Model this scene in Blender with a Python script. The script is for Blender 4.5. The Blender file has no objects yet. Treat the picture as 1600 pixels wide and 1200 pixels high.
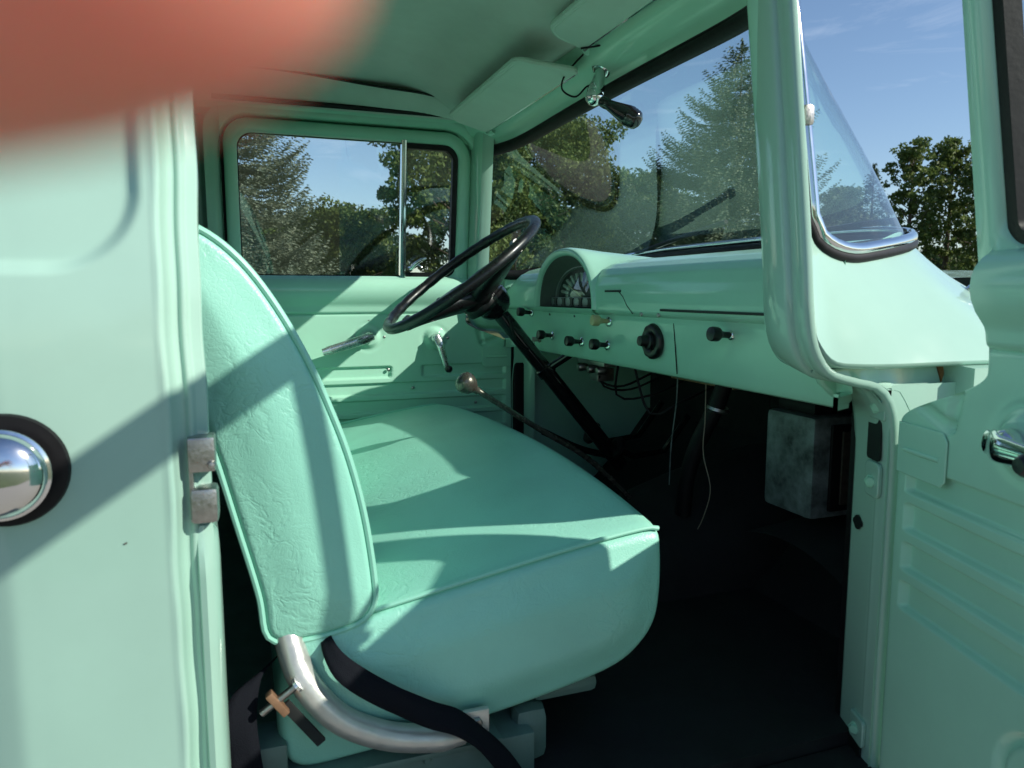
import bpy, bmesh, math, random
import numpy as np
from mathutils import Vector, Matrix
R = math.radians
rng = np.random.default_rng(7)
random.seed(7)
scene = bpy.context.scene
col = scene.collection

# ------------------------------------------------------------------ camera, sky, sun, exposure
CAM = Vector((0, -1.5, 1.25))
cd = bpy.data.cameras.new('camera')
cam = bpy.data.objects.new('camera', cd)
col.objects.link(cam)
cam.location = CAM
cam.rotation_euler = (R(90 - 7), 0, R(-20))
cd.sensor_width = 36.0
cd.lens = 26.0
cd.clip_start = 0.002
cd.clip_end = 900
cd.dof.use_dof = True
cd.dof.focus_distance = 1.75
cd.dof.aperture_fstop = 10.0
scene.camera = cam
CAMROT = cam.rotation_euler.to_matrix()

SUN = Vector((1.27, -1.0, 1.06)).normalized()       # towards the sun
w = bpy.data.worlds.new('World')
scene.world = w
w.use_nodes = True
nt = w.node_tree
bgn = nt.nodes['Background']
sky = nt.nodes.new('ShaderNodeTexSky')
sky.sky_type = 'NISHITA'
sky.sun_disc = False
sky.sun_elevation = math.asin(SUN.z)
sky.sun_rotation = math.atan2(SUN.x, SUN.y)
sky.air_density = 1.0
sky.dust_density = 0.25
sky.ozone_density = 3.0
# thin cirrus
tc = nt.nodes.new('ShaderNodeTexCoord')
mp = nt.nodes.new('ShaderNodeMapping')
mp.inputs['Scale'].default_value = (2.0, 2.0, 11.0)
mp.inputs['Rotation'].default_value = (R(6), R(4), 0)
nz = nt.nodes.new('ShaderNodeTexNoise')
nz.inputs['Scale'].default_value = 2.2
nz.inputs['Detail'].default_value = 9
nz.inputs['Roughness'].default_value = 0.62
nz.inputs['Distortion'].default_value = 0.5
rp = nt.nodes.new('ShaderNodeValToRGB')
rp.color_ramp.elements[0].position = 0.55
rp.color_ramp.elements[0].color = (0, 0, 0, 1)
rp.color_ramp.elements[1].position = 0.85
rp.color_ramp.elements[1].color = (0.32, 0.32, 0.32, 1)
mx = nt.nodes.new('ShaderNodeMixRGB')
mx.inputs['Color2'].default_value = (8.0, 8.6, 9.6, 1)
L = nt.links
L.new(tc.outputs['Generated'], mp.inputs['Vector'])
L.new(mp.outputs['Vector'], nz.inputs['Vector'])
L.new(nz.outputs['Fac'], rp.inputs['Fac'])
L.new(rp.outputs['Color'], mx.inputs['Fac'])
L.new(sky.outputs['Color'], mx.inputs['Color1'])
L.new(mx.outputs['Color'], bgn.inputs['Color'])
bgn.inputs['Strength'].default_value = 0.12

sl = bpy.data.lights.new('sun', 'SUN')
sl.energy = 4.9
sl.angle = R(0.53)
sl.color = (1.0, 0.94, 0.84)
so = bpy.data.objects.new('sun', sl)
col.objects.link(so)
so.rotation_euler = (-SUN).to_track_quat('-Z', 'Y').to_euler()
so.location = (8, -10, 8)

scene.view_settings.view_transform = 'Standard'
scene.view_settings.look = 'None'
scene.view_settings.exposure = 0.24
scene.view_settings.gamma = 1.0
scene.view_settings.use_curve_mapping = False
scene.render.engine = 'CYCLES'
scene.cycles.use_denoising = True
try:
    scene.cycles.denoiser = 'OPENIMAGEDENOISE'
except Exception:
    pass
scene.cycles.max_bounces = 10
scene.cycles.diffuse_bounces = 5
scene.cycles.glossy_bounces = 5
scene.cycles.transmission_bounces = 8
scene.cycles.transparent_max_bounces = 16
scene.cycles.caustics_reflective = False
scene.cycles.caustics_refractive = False
scene.cycles.sample_clamp_indirect = 6.0

# ------------------------------------------------------------------ materials
def bsdf_mat(name):
    m = bpy.data.materials.new(name)
    m.use_nodes = True
    return m, m.node_tree, m.node_tree.nodes['Principled BSDF']

def N(t, typ, **kw):
    n = t.nodes.new(typ)
    for k, v in kw.items():
        if k in n.inputs:
            n.inputs[k].default_value = v
        else:
            setattr(n, k, v)
    return n

def objco(t):
    return N(t, 'ShaderNodeTexCoord').outputs['Object']

def mat(name, base, rough=0.5, metal=0.0, var=0.0, vscale=8.0, bump=0.0, bscale=60.0, coat=0.0, spec=0.5, rvar=0.0, aniso=None):
    m, t, b = bsdf_mat(name)
    b.inputs['Base Color'].default_value = (*base, 1)
    b.inputs['Roughness'].default_value = rough
    b.inputs['Metallic'].default_value = metal
    b.inputs['Specular IOR Level'].default_value = spec
    b.inputs['Coat Weight'].default_value = coat
    b.inputs['Coat Roughness'].default_value = 0.05
    co = objco(t)
    if var:
        n = N(t, 'ShaderNodeTexNoise', Scale=vscale, Detail=6.0, Roughness=0.65)
        t.links.new(co, n.inputs['Vector'])
        r = N(t, 'ShaderNodeMapRange')
        r.inputs['From Min'].default_value = 0.3
        r.inputs['From Max'].default_value = 0.7
        r.inputs['To Min'].default_value = 1 - var
        r.inputs['To Max'].default_value = 1 + var
        t.links.new(n.outputs['Fac'], r.inputs['Value'])
        mm = N(t, 'ShaderNodeVectorMath', operation='SCALE')
        mm.inputs[0].default_value = base
        t.links.new(r.outputs['Result'], mm.inputs['Scale'])
        t.links.new(mm.outputs['Vector'], b.inputs['Base Color'])
    if rvar:
        n = N(t, 'ShaderNodeTexNoise', Scale=vscale * 2.3, Detail=5.0)
        t.links.new(co, n.inputs['Vector'])
        r = N(t, 'ShaderNodeMapRange')
        r.inputs['From Min'].default_value = 0.35
        r.inputs['From Max'].default_value = 0.7
        r.inputs['To Min'].default_value = max(0.02, rough - rvar)
        r.inputs['To Max'].default_value = rough + rvar
        t.links.new(n.outputs['Fac'], r.inputs['Value'])
        t.links.new(r.outputs['Result'], b.inputs['Roughness'])
    if bump:
        n = N(t, 'ShaderNodeTexNoise', Scale=bscale, Detail=3.0)
        t.links.new(co, n.inputs['Vector'])
        bp = N(t, 'ShaderNodeBump', Strength=bump, Distance=0.004)
        t.links.new(n.outputs['Fac'], bp.inputs['Height'])
        t.links.new(bp.outputs['Normal'], b.inputs['Normal'])
    return m

MINT = (0.36, 0.555, 0.465)
PAINT = mat('mint_enamel', MINT, 0.10, var=0.04, vscale=5.0, bump=0.012, bscale=30.0, coat=0.0, rvar=0.04)
PAINT_IN = mat('mint_enamel_inside', (0.40, 0.69, 0.55), 0.15, var=0.04, vscale=6.0, bump=0.015, bscale=36.0, coat=0.0, rvar=0.05)  # same enamel made lighter inside, standing in for bounce light
DARKMINT = mat('dark_mint', (0.115, 0.185, 0.16), 0.5, var=0.2, vscale=14.0, bump=0.1, bscale=60)  # mint darkened evenly, with mottled tone and slight bump
HEADLINER = mat('headliner_vinyl', (0.54, 0.62, 0.56), 0.8, var=0.06, vscale=10, bump=0.12, bscale=900.0)
VISOR = mat('visor_vinyl', (0.48, 0.62, 0.54), 0.6, var=0.05, vscale=10, bump=0.10, bscale=500.0)
BLACKR = mat('black_rubber', (0.009, 0.009, 0.010), 0.5, var=0.3, vscale=30, bump=0.08, bscale=120, spec=0.22)
BLACKP = mat('black_plastic', (0.008, 0.008, 0.009), 0.34, bump=0.03, bscale=150, rvar=0.08, vscale=20)
BLACKG = mat('black_gloss', (0.010, 0.010, 0.011), 0.12, coat=0.4)
FLOORM = mat('black_floor_mat', (0.010, 0.010, 0.011), 0.8, var=0.4, vscale=12, bump=0.2, bscale=70)
DARKPAD = mat('dark_insulation', (0.014, 0.016, 0.016), 0.9, var=0.5, vscale=9, bump=0.3, bscale=40)
CHROME = mat('chrome', (0.78, 0.79, 0.80), 0.10, 1.0, bump=0.02, bscale=60, rvar=0.05, vscale=20)
SATIN = mat('satin_chrome', (0.72, 0.74, 0.73), 0.27, 0.9, var=0.05, vscale=40, rvar=0.06)
STEEL = mat('worn_steel', (0.42, 0.41, 0.39), 0.38, 1.0, var=0.14, vscale=140, bump=0.08, bscale=260, rvar=0.10)
SILVER = mat('silver_paint', (0.60, 0.585, 0.55), 0.38, 0.55, var=0.06, vscale=40, bump=0.08, bscale=160, rvar=0.1)
KNOBMET = mat('dark_worn_knob', (0.13, 0.12, 0.10), 0.25, 0.6, var=0.3, vscale=30, rvar=0.1)
CREAM = mat('cream_plastic', (0.55, 0.47, 0.25), 0.35)
BELT = mat('seat_belt_webbing', (0.004, 0.005, 0.009), 0.85, spec=0.2, bump=0.3, bscale=700)
COPPER = mat('zinc_orange_bracket', (0.36, 0.20, 0.12), 0.45, 0.5, var=0.2, vscale=60)
BOLT = mat('mint_bolt', (0.30, 0.58, 0.43), 0.35, bump=0.1, bscale=200)
DIAL = mat('black_dial', (0.006, 0.008, 0.008), 0.5)
GREYIN = mat('grey_green_hood_liner', (0.10, 0.12, 0.105), 0.7, var=0.1, vscale=40, bump=0.05, bscale=500)
BEZEL = mat('grey_gauge_bezel', (0.33, 0.36, 0.35), 0.4, 0.4)
IVORY = mat('ivory_print', (0.55, 0.57, 0.52), 0.6)
HEATER = mat('weathered_heater_box', (0.15, 0.185, 0.185), 0.55, 0.2, var=0.75, vscale=22, bump=0.15, bscale=90)
BRONZE = mat('brown_radiator_core', (0.06, 0.05, 0.04), 0.6, 0.3, var=0.4, vscale=80)
BRONZE_W = mat('tan_wire', (0.25, 0.20, 0.15), 0.6)
RUST = mat('rust', (0.20, 0.09, 0.03), 0.85, var=0.4, vscale=80, bump=0.3, bscale=200)
TYRE = mat('tyre_rubber', (0.02, 0.02, 0.02), 0.8, bump=0.2, bscale=80)
BARK = mat('bark', (0.10, 0.075, 0.055), 0.9, var=0.4, vscale=6, bump=0.6, bscale=20)

def vinyl():
    m, t, b = bsdf_mat('mint_vinyl')
    co = objco(t)
    base = (0.305, 0.665, 0.535)
    n1 = N(t, 'ShaderNodeTexNoise', Scale=7.0, Detail=5.0)
    t.links.new(co, n1.inputs['Vector'])
    r = N(t, 'ShaderNodeMapRange')
    r.inputs['From Min'].default_value = 0.3
    r.inputs['From Max'].default_value = 0.7
    r.inputs['To Min'].default_value = 0.93
    r.inputs['To Max'].default_value = 1.06
    t.links.new(n1.outputs['Fac'], r.inputs['Value'])
    mm = N(t, 'ShaderNodeVectorMath', operation='SCALE')
    mm.inputs[0].default_value = base
    t.links.new(r.outputs['Result'], mm.inputs['Scale'])
    t.links.new(mm.outputs['Vector'], b.inputs['Base Color'])
    b.inputs['Roughness'].default_value = 0.36
    b.inputs['Specular IOR Level'].default_value = 0.55
    # grain: crinkles of two sizes
    d = N(t, 'ShaderNodeTexNoise', Scale=18.0, Detail=2.0)
    t.links.new(co, d.inputs['Vector'])
    va = N(t, 'ShaderNodeVectorMath', operation='MULTIPLY_ADD')
    va.inputs[1].default_value = (0.05, 0.05, 0.05)
    t.links.new(d.outputs['Color'], va.inputs[0])
    t.links.new(co, va.inputs[2])
    v1n = N(t, 'ShaderNodeTexNoise', Scale=34.0, Detail=3.0, Roughness=0.55, Distortion=0.35)
    t.links.new(va.outputs['Vector'], v1n.inputs['Vector'])
    v1s = N(t, 'ShaderNodeMath', operation='SUBTRACT')
    v1s.inputs[1].default_value = 0.5
    t.links.new(v1n.outputs['Fac'], v1s.inputs[0])
    v1 = N(t, 'ShaderNodeMath', operation='ABSOLUTE')
    t.links.new(v1s.outputs[0], v1.inputs[0])
    v2 = N(t, 'ShaderNodeTexVoronoi', feature='DISTANCE_TO_EDGE', Scale=190.0)
    t.links.new(va.outputs['Vector'], v2.inputs['Vector'])
    n3 = N(t, 'ShaderNodeTexNoise', Scale=420.0, Detail=2.0)
    t.links.new(co, n3.inputs['Vector'])
    def rampit(src, hi):
        q = N(t, 'ShaderNodeMapRange')
        q.inputs['From Max'].default_value = hi
        t.links.new(src, q.inputs['Value'])
        return q.outputs['Result']
    # crinkles come and go
    n4 = N(t, 'ShaderNodeTexNoise', Scale=6.0, Detail=2.0)
    t.links.new(co, n4.inputs['Vector'])
    msk = N(t, 'ShaderNodeMapRange')
    msk.inputs['From Min'].default_value = 0.42
    msk.inputs['From Max'].default_value = 0.62
    t.links.new(n4.outputs['Fac'], msk.inputs['Value'])
    a = N(t, 'ShaderNodeMath', operation='MULTIPLY')
    t.links.new(rampit(v1.outputs[0], 0.07), a.inputs[0])
    t.links.new(msk.outputs['Result'], a.inputs[1])
    a2 = N(t, 'ShaderNodeMath', operation='MULTIPLY_ADD')
    t.links.new(rampit(v2.outputs['Distance'], 0.12), a2.inputs[0])
    a2.inputs[1].default_value = 0.22
    t.links.new(a.outputs[0], a2.inputs[2])
    a3 = N(t, 'ShaderNodeMath', operation='MULTIPLY_ADD')
    t.links.new(n3.outputs['Fac'], a3.inputs[0])
    a3.inputs[1].default_value = 0.30
    t.links.new(a2.outputs[0], a3.inputs[2])
    bp = N(t, 'ShaderNodeBump', Strength=0.36, Distance=0.0013)
    t.links.new(a3.outputs[0], bp.inputs['Height'])
    t.links.new(bp.outputs['Normal'], b.inputs['Normal'])
    return m
VINYL = vinyl()
PIPING = mat('mint_piping', (0.30, 0.66, 0.52), 0.38)

def glass(name, tint, refl=1.0, dust=0.03, r0=0.085):
    m = bpy.data.materials.new(name)
    m.use_nodes = True
    t = m.node_tree
    t.nodes.clear()
    o = N(t, 'ShaderNodeOutputMaterial')
    tr = N(t, 'ShaderNodeBsdfTransparent')
    tr.inputs['Color'].default_value = (*tint, 1)
    gl = N(t, 'ShaderNodeBsdfGlossy')
    gl.inputs['Roughness'].default_value = 0.0
    gl.inputs['Color'].default_value = (refl, refl, refl, 1)
    # two faces of a thin pane
    f = N(t, 'ShaderNodeLayerWeight', Blend=0.5)
    fp = N(t, 'ShaderNodeMath', operation='POWER')
    fp.inputs[1].default_value = 4.5
    t.links.new(f.outputs['Facing'], fp.inputs[0])
    f2 = N(t, 'ShaderNodeMath', operation='MULTIPLY_ADD')
    f2.use_clamp = True
    f2.inputs[1].default_value = 0.90
    f2.inputs[2].default_value = r0
    t.links.new(fp.outputs[0], f2.inputs[0])
    # faint dust film
    df = N(t, 'ShaderNodeBsdfDiffuse')
    df.inputs['Color'].default_value = (0.7, 0.75, 0.72, 1)
    nn = N(t, 'ShaderNodeTexNoise', Scale=5.0, Detail=5.0)
    t.links.new(objco(t), nn.inputs['Vector'])
    rr = N(t, 'ShaderNodeMapRange')
    rr.inputs['From Min'].default_value = 0.4
    rr.inputs['From Max'].default_value = 0.8
    rr.inputs['To Min'].default_value = dust * 0.13
    rr.inputs['To Max'].default_value = dust
    t.links.new(nn.outputs['Fac'], rr.inputs['Value'])
    md = N(t, 'ShaderNodeMixShader')
    t.links.new(rr.outputs['Result'], md.inputs[0])
    t.links.new(tr.outputs[0], md.inputs[1])
    t.links.new(df.outputs[0], md.inputs[2])
    mxs = N(t, 'ShaderNodeMixShader')
    t.links.new(f2.outputs[0], mxs.inputs[0])
    t.links.new(md.outputs[0], mxs.inputs[1])
    t.links.new(gl.outputs[0], mxs.inputs[2])
    t.links.new(mxs.outputs[0], o.inputs['Surface'])
    return m
GLASS_W = glass('windshield_glass', (0.90, 0.98, 0.955), dust=0.02)
GLASS = glass('door_glass', (0.95, 0.98, 0.97), dust=0.008, r0=0.06)

def leafmat(name, c0, c1, trans=0.3, rough=0.55):
    m, t, b = bsdf_mat(name)
    g = N(t, 'ShaderNodeNewGeometry')
    cr = N(t, 'ShaderNodeValToRGB')
    cr.color_ramp.elements[0].color = (*c0, 1)
    cr.color_ramp.elements[1].color = (*c1, 1)
    t.links.new(g.outputs['Random Per Island'], cr.inputs['Fac'])
    t.links.new(cr.outputs['Color'], b.inputs['Base Color'])
    b.inputs['Roughness'].default_value = rough
    b.inputs['Specular IOR Level'].default_value = 0.3
    tl = N(t, 'ShaderNodeBsdfTranslucent')
    t.links.new(cr.outputs['Color'], tl.inputs['Color'])
    ms = N(t, 'ShaderNodeMixShader')
    ms.inputs[0].default_value = trans
    t.links.new(b.outputs[0], ms.inputs[1])
    t.links.new(tl.outputs[0], ms.inputs[2])
    t.links.new(ms.outputs[0], t.nodes['Material Output'].inputs['Surface'])
    return m
LEAF_A = leafmat('maple_leaf', (0.06, 0.11, 0.028), (0.18, 0.23, 0.06), 0.35)
LEAF_B = leafmat('dark_maple_leaf', (0.032, 0.07, 0.022), (0.09, 0.135, 0.04), 0.35)
NEEDLE = leafmat('blue_spruce_needles', (0.10, 0.14, 0.10), (0.24, 0.27, 0.19), 0.1, 0.6)
NEEDLE_D = leafmat('green_spruce_needles', (0.065, 0.11, 0.065), (0.17, 0.21, 0.12), 0.1, 0.6)

# ------------------------------------------------------------------ helpers
def obj(name, verts, faces, m, parent=None, smooth=True, angle=40):
    me = bpy.data.meshes.new(name)
    me.from_pydata([tuple(map(float, v)) for v in verts], [], faces)
    me.validate(verbose=False)
    if smooth:
        me.shade_smooth()
        if angle:
            me.set_sharp_from_angle(angle=R(angle))
    me.materials.append(m)
    o = bpy.data.objects.new(name, me)
    col.objects.link(o)
    if parent:
        o.parent = parent
    return o

def empty(name, loc=(0, 0, 0), parent=None):
    o = bpy.data.objects.new(name, None)
    o.empty_display_size = 0.1
    col.objects.link(o)
    o.location = loc
    if parent:
        o.parent = parent
    return o

def tag(o, label=None, cat=None, group=None, kind=None):
    if label: o['label'] = label
    if cat: o['category'] = cat
    if group: o['group'] = group
    if kind: o['kind'] = kind
    return o

class MB:
    def __init__(s):
        s.v = []; s.f = []
    def add(s, v, f):
        o = len(s.v)
        s.v += [tuple(map(float, p)) for p in v]
        s.f += [tuple(i + o for i in q) for q in f]
        return s
    def grid(s, P, cu=False, cv=False):
        P = np.asarray(P, float)
        nu, nv = P.shape[:2]
        f = []
        for i in range(nu if cu else nu - 1):
            i2 = (i + 1) % nu
            for j in range(nv if cv else nv - 1):
                j2 = (j + 1) % nv
                f.append((i * nv + j, i2 * nv + j, i2 * nv + j2, i * nv + j2))
        return s.add(P.reshape(-1, 3), f)
    def box(s, c, sz, rot=None, bev=0.0):
        bm = bmesh.new()
        bmesh.ops.create_cube(bm, size=1.0)
        for v in bm.verts:
            v.co = Vector((v.co.x * sz[0], v.co.y * sz[1], v.co.z * sz[2]))
        if bev:
            bmesh.ops.bevel(bm, geom=list(bm.edges), offset=bev, segments=2, profile=0.6, affect='EDGES')
        M_ = rot if rot is not None else Matrix.Identity(3)
        bm.verts.index_update()
        v = [Vector(c) + M_ @ q.co for q in bm.verts]
        f = [tuple(x.index for x in q.verts) for q in bm.faces]
        bm.free()
        return s.add(v, f)
    def tube(s, pts, r, n=12, caps=True, flat=None):
        pts = [Vector(p) for p in pts]
        k = len(pts)
        rr = r if hasattr(r, '__len__') else [r] * k
        t0 = (pts[1] - pts[0]).normalized()
        up = Vector((0, 0, 1)) if abs(t0.z) < 0.9 else Vector((1, 0, 0))
        nrm = t0.cross(up).normalized()
        rings = []
        for i in range(k):
            t = (pts[min(i + 1, k - 1)] - pts[max(i - 1, 0)]).normalized()
            nrm = (nrm - t * nrm.dot(t)).normalized()
            b = t.cross(nrm)
            rings.append([pts[i] + (nrm * math.cos(2 * math.pi * j / n) + b * math.sin(2 * math.pi * j / n)) * rr[i] for j in range(n)])
        s.grid(rings, cv=True)
        if caps:
            for ring, rev in ((rings[0], False), (rings[-1], True)):
                s.add(ring, [tuple(range(n)) if rev else tuple(reversed(range(n)))])
        return s
    def lathe(s, prof, origin, axis, n=28):
        # prof: list of (r, h) along axis
        a = Vector(axis).normalized()
        u = a.cross(Vector((0, 0, 1)) if abs(a.z) < 0.9 else Vector((1, 0, 0))).normalized()
        v = a.cross(u)
        o = Vector(origin)
        P = [[o + a * h + (u * math.cos(2 * math.pi * j / n) + v * math.sin(2 * math.pi * j / n)) * max(r, 1e-5) for j in range(n)] for r, h in prof]
        return s.grid(P, cv=True)
    def prism(s, poly, a0, a1, mapf):
        # poly in 2d, extruded between a0 and a1; mapf(p, q, a) -> xyz
        n = len(poly)
        v = [mapf(p, q, a0) for p, q in poly] + [mapf(p, q, a1) for p, q in poly]
        f = [tuple(range(n)), tuple(reversed(range(n, 2 * n)))]
        f += [(i, i + n, (i + 1) % n + n, (i + 1) % n) for i in range(n)]
        return s.add(v, f)
    def build(s, name, m, parent=None, smooth=True, angle=40, bevel=0.0, sub=0, solid=0.0):
        o = obj(name, s.v, s.f, m, parent, smooth, angle)
        if solid:
            q = o.modifiers.new('thickness', 'SOLIDIFY'); q.thickness = solid; q.offset = 0
        if bevel:
            q = o.modifiers.new('bevel', 'BEVEL'); q.width = bevel; q.segments = 2; q.limit_method = 'ANGLE'
        if sub:
            q = o.modifiers.new('sub', 'SUBSURF'); q.levels = sub; q.render_levels = sub
        return o

def cr(pts, n, closed=False):
    """Catmull-Rom resampling, evenly spaced by arc length"""
    P = np.array(pts, float)
    k = len(P)
    out = []
    segs = k if closed else k - 1
    for i in range(segs):
        p1 = P[i]; p2 = P[(i + 1) % k]
        p0 = P[i - 1] if (closed or i > 0) else 2 * p1 - p2
        p3 = P[(i + 2) % k] if (closed or i + 2 < k) else 2 * p2 - p1
        for t in np.linspace(0, 1, 24, endpoint=False):
            out.append(0.5 * (2 * p1 + (p2 - p0) * t + (2 * p0 - 5 * p1 + 4 * p2 - p3) * t * t + (3 * p1 - p0 - 3 * p2 + p3) * t ** 3))
    out.append(P[0] if closed else P[-1])
    out = np.array(out)
    d = np.r_[0, np.cumsum(np.linalg.norm(np.diff(out, axis=0), axis=1))]
    s = np.linspace(0, d[-1], n + 1)[:-1] if closed else np.linspace(0, d[-1], n)
    return np.stack([np.interp(s, d, out[:, j]) for j in range(P.shape[1])], 1)

def lin(pts, step):
    """densify a polyline, keeping its corners"""
    out = [np.array(pts[0], float)]
    for a, b in zip(pts[:-1], pts[1:]):
        a = np.array(a, float); b = np.array(b, float)
        n = max(1, int(math.ceil(np.linalg.norm(b - a) / step)))
        for i in range(1, n + 1):
            out.append(a + (b - a) * i / n)
    return np.array(out)

def sst(e0, e1, x):
    t = np.clip((x - e0) / (e1 - e0), 0, 1)
    return t * t * (3 - 2 * t)

def rrect(x0, x1, z0, z1, r, n=8):
    """rounded rectangle, r = (bl, br, tr, tl) -> loop of 4*(n+1) points, counter-clockwise"""
    if not hasattr(r, '__len__'):
        r = (r,) * 4
    out = []
    cs = [(x0 + r[0], z0 + r[0], 180), (x1 - r[1], z0 + r[1], 270), (x1 - r[2], z1 - r[2], 0), (x0 + r[3], z1 - r[3], 90)]
    for (cx, cz, a), q in zip(cs, r):
        for i in range(n + 1):
            t = R(a + 90 * i / n)
            out.append((cx + q * math.cos(t), cz + q * math.sin(t)))
    return out

def sd_rbox(x, z, x0, x1, z0, z1, r):
    cx, cz = (x0 + x1) / 2, (z0 + z1) / 2
    qx = np.abs(x - cx) - (x1 - x0) / 2 + r
    qz = np.abs(z - cz) - (z1 - z0) / 2 + r
    return np.hypot(np.maximum(qx, 0), np.maximum(qz, 0)) + np.minimum(np.maximum(qx, qz), 0) - r

# ------------------------------------------------------------------ ground
def ground_mat():
    m, t, b = bsdf_mat('lawn_and_gravel')
    co = objco(t)
    n = N(t, 'ShaderNodeTexNoise', Scale=1.2, Detail=10.0, Roughness=0.7)
    t.links.new(co, n.inputs['Vector'])
    c = N(t, 'ShaderNodeValToRGB')
    c.color_ramp.elements[0].position = 0.3
    c.color_ramp.elements[0].color = (0.05, 0.08, 0.025, 1)
    c.color_ramp.elements[1].position = 0.75
    c.color_ramp.elements[1].color = (0.11, 0.14, 0.05, 1)
    t.links.new(n.outputs['Fac'], c.inputs['Fac'])
    t.links.new(c.outputs['Color'], b.inputs['Base Color'])
    b.inputs['Roughness'].default_value = 0.9
    return m
g = MB()
gx = np.linspace(-400, 400, 41)
g.grid([[(x, y, 0.0) for y in gx] for x in gx])
tag(g.build('ground', ground_mat(), smooth=False), kind='structure')

dg_ = MB()  # unseen pale gravel patch, added to bounce light into the cab
dg_.grid([[(x, y, 0.006 + 0.004 * math.sin(3 * x) * math.sin(2.3 * y)) for y in np.linspace(-3.6, 3.2, 40)] for x in np.linspace(-16, 16, 80)])
tag(dg_.build('bounce_gravel', mat('pale_bounce_gravel', (0.30, 0.28, 0.245), 0.9, var=0.25, vscale=30, bump=0.6, bscale=45)), kind='structure')

# ================================================================== THE TRUCK
truck = empty('pickup_truck', (0, 0, 0))
tag(truck, 'mint green vintage pickup truck with its passenger door open', 'pickup truck')

# ------------------------------------------------------------------ windshield surface
WN = 8.0
def wpt(s, t):
    """s -1..1 (near..far), t 0 bottom..1 top"""
    a = min(1.0, abs(s))
    yb, yt = 0.705, 0.665
    # even arc spacing: wrap part gets its share of s
    if a < 0.72:
        q = a / 0.72 * 0.80
    else:
        k = (a - 0.72) / 0.28
        q = (1 - (1 - 0.80 ** WN) * 0 - (1 - (0.80 ** WN + (1 - 0.80 ** WN) * k))) ** (1 / WN)
    wrap = 1 - q ** WN
    xb = 0.704 + 0.400 * wrap
    xt = 0.674 + 0.078 * wrap
    zb = 1.286 + 0.068 * (1 - q ** 5)
    zt = 1.672 + 0.012 * (1 - q ** 2)
    y = (yb + (yt - yb) * t) * q * (1 if s > 0 else -1)
    bul = 0.028 * math.sin(math.pi * t) * wrap
    return np.array([xb + (xt - xb) * t + bul, y, zb + (zt - zb) * t])

def trange(s):
    a = abs(s); s1 = 0.90
    if a <= s1:
        return 0.0, 1.0
    k = min(1.0, (a - s1) / (1 - s1))
    d = 0.16 * (1 - math.sqrt(max(0, 1 - k * k)))
    return d, 1 - d

ss = np.concatenate([np.linspace(-1, -0.9, 9), np.linspace(-0.9, 0.9, 61)[1:-1], np.linspace(0.9, 1, 9)])
P = []
for s in ss:
    a, b = trange(s)
    P.append([wpt(s, a + (b - a) * k) for k in np.linspace(0, 1, 15)])
wind = MB().grid(P).build('windshield', GLASS_W, truck, angle=0)
# perimeter, with the inward direction lying in the glass and the outward normal
def perim():
    st_ = [(s_, trange(s_)[0]) for s_ in ss]
    a, b = trange(1.0)
    st_ += [(1.0, k) for k in np.linspace(a, b, 14)[1:-1]]
    st_ += [(s_, trange(s_)[1]) for s_ in ss[::-1]]
    st_ += [(-1.0, k) for k in np.linspace(b, a, 14)[1:-1]]
    pts, inw = [], []
    for s_, t_ in st_:
        p = wpt(s_, t_)
        ws = sst(0.93, 1.0, abs(s_)); wt = 1 - sst(0.10, 0.22, min(t_, 1 - t_))
        d = (wpt(s_ * 0.97, t_) - p) / 0.02 * ws * 0.5
        e = wpt(s_, t_ + (0.04 if t_ < 0.5 else -0.04)) - p
        d = d / max(1e-6, np.linalg.norm(d)) * ws + e / np.linalg.norm(e) * wt
        pts.append(p); inw.append(d / np.linalg.norm(d))
    return np.array(pts), np.array(inw)
PER, INW = perim()
def ring_tube(r, inset, proud, n=10, low=1.0, flat=0.65):
    """rubber or chrome section run round the glass; inset along the glass, proud of its outer face"""
    k = len(PER)
    fr = []
    for i in range(k):
        t = Vector(PER[(i + 1) % k] - PER[i - 1]).normalized()
        nn = Vector(INW[i]); nn = (nn - t * nn.dot(t)).normalized()
        bb = t.cross(nn)
        if bb.dot(Vector(PER[i]) - Vector((0.3, 0, 1.45))) < 0: bb = -bb
        thin = low if (PER[i][2] < 1.40 and abs(PER[i][1]) < 0.62) else 1.0
        fr.append((Vector(PER[i]) + nn * inset * thin + bb * proud, nn, bb, thin))
    rings = [[p + nn * math.cos(2 * math.pi * j / n) * r * th + bb * math.sin(2 * math.pi * j / n) * r * flat for j in range(n)] for p, nn, bb, th in fr]
    return MB().grid(rings, cu=True, cv=True)
ring_tube(0.015, 0.009, -0.007, low=0.55).build('rubber_seal', BLACKR, wind)
ring_tube(0.0075, 0.000, 0.007).build('outer_rubber', BLACKR, wind)
ring_tube(0.0080, 0.0115, 0.010, flat=0.8).build('chrome_moulding', CHROME, wind)
# moulding joint clip on the near side
pm = wpt(-1.0, 0.5)
MB().box((pm[0] + 0.0115, pm[1] - 0.010, pm[2]), (0.016, 0.016, 0.028), bev=0.007).build('moulding_clip', STEEL, wind)

# ------------------------------------------------------------------ cab shell : side path (door opening front edge)
def lean(z):          # tumblehome of the upper cab
    d = z - 1.25
    if d <= -0.08: return 0.0
    if d >= 0.08: return 0.15 * d
    return 0.15 * (d + 0.08) ** 2 / 0.32

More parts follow.
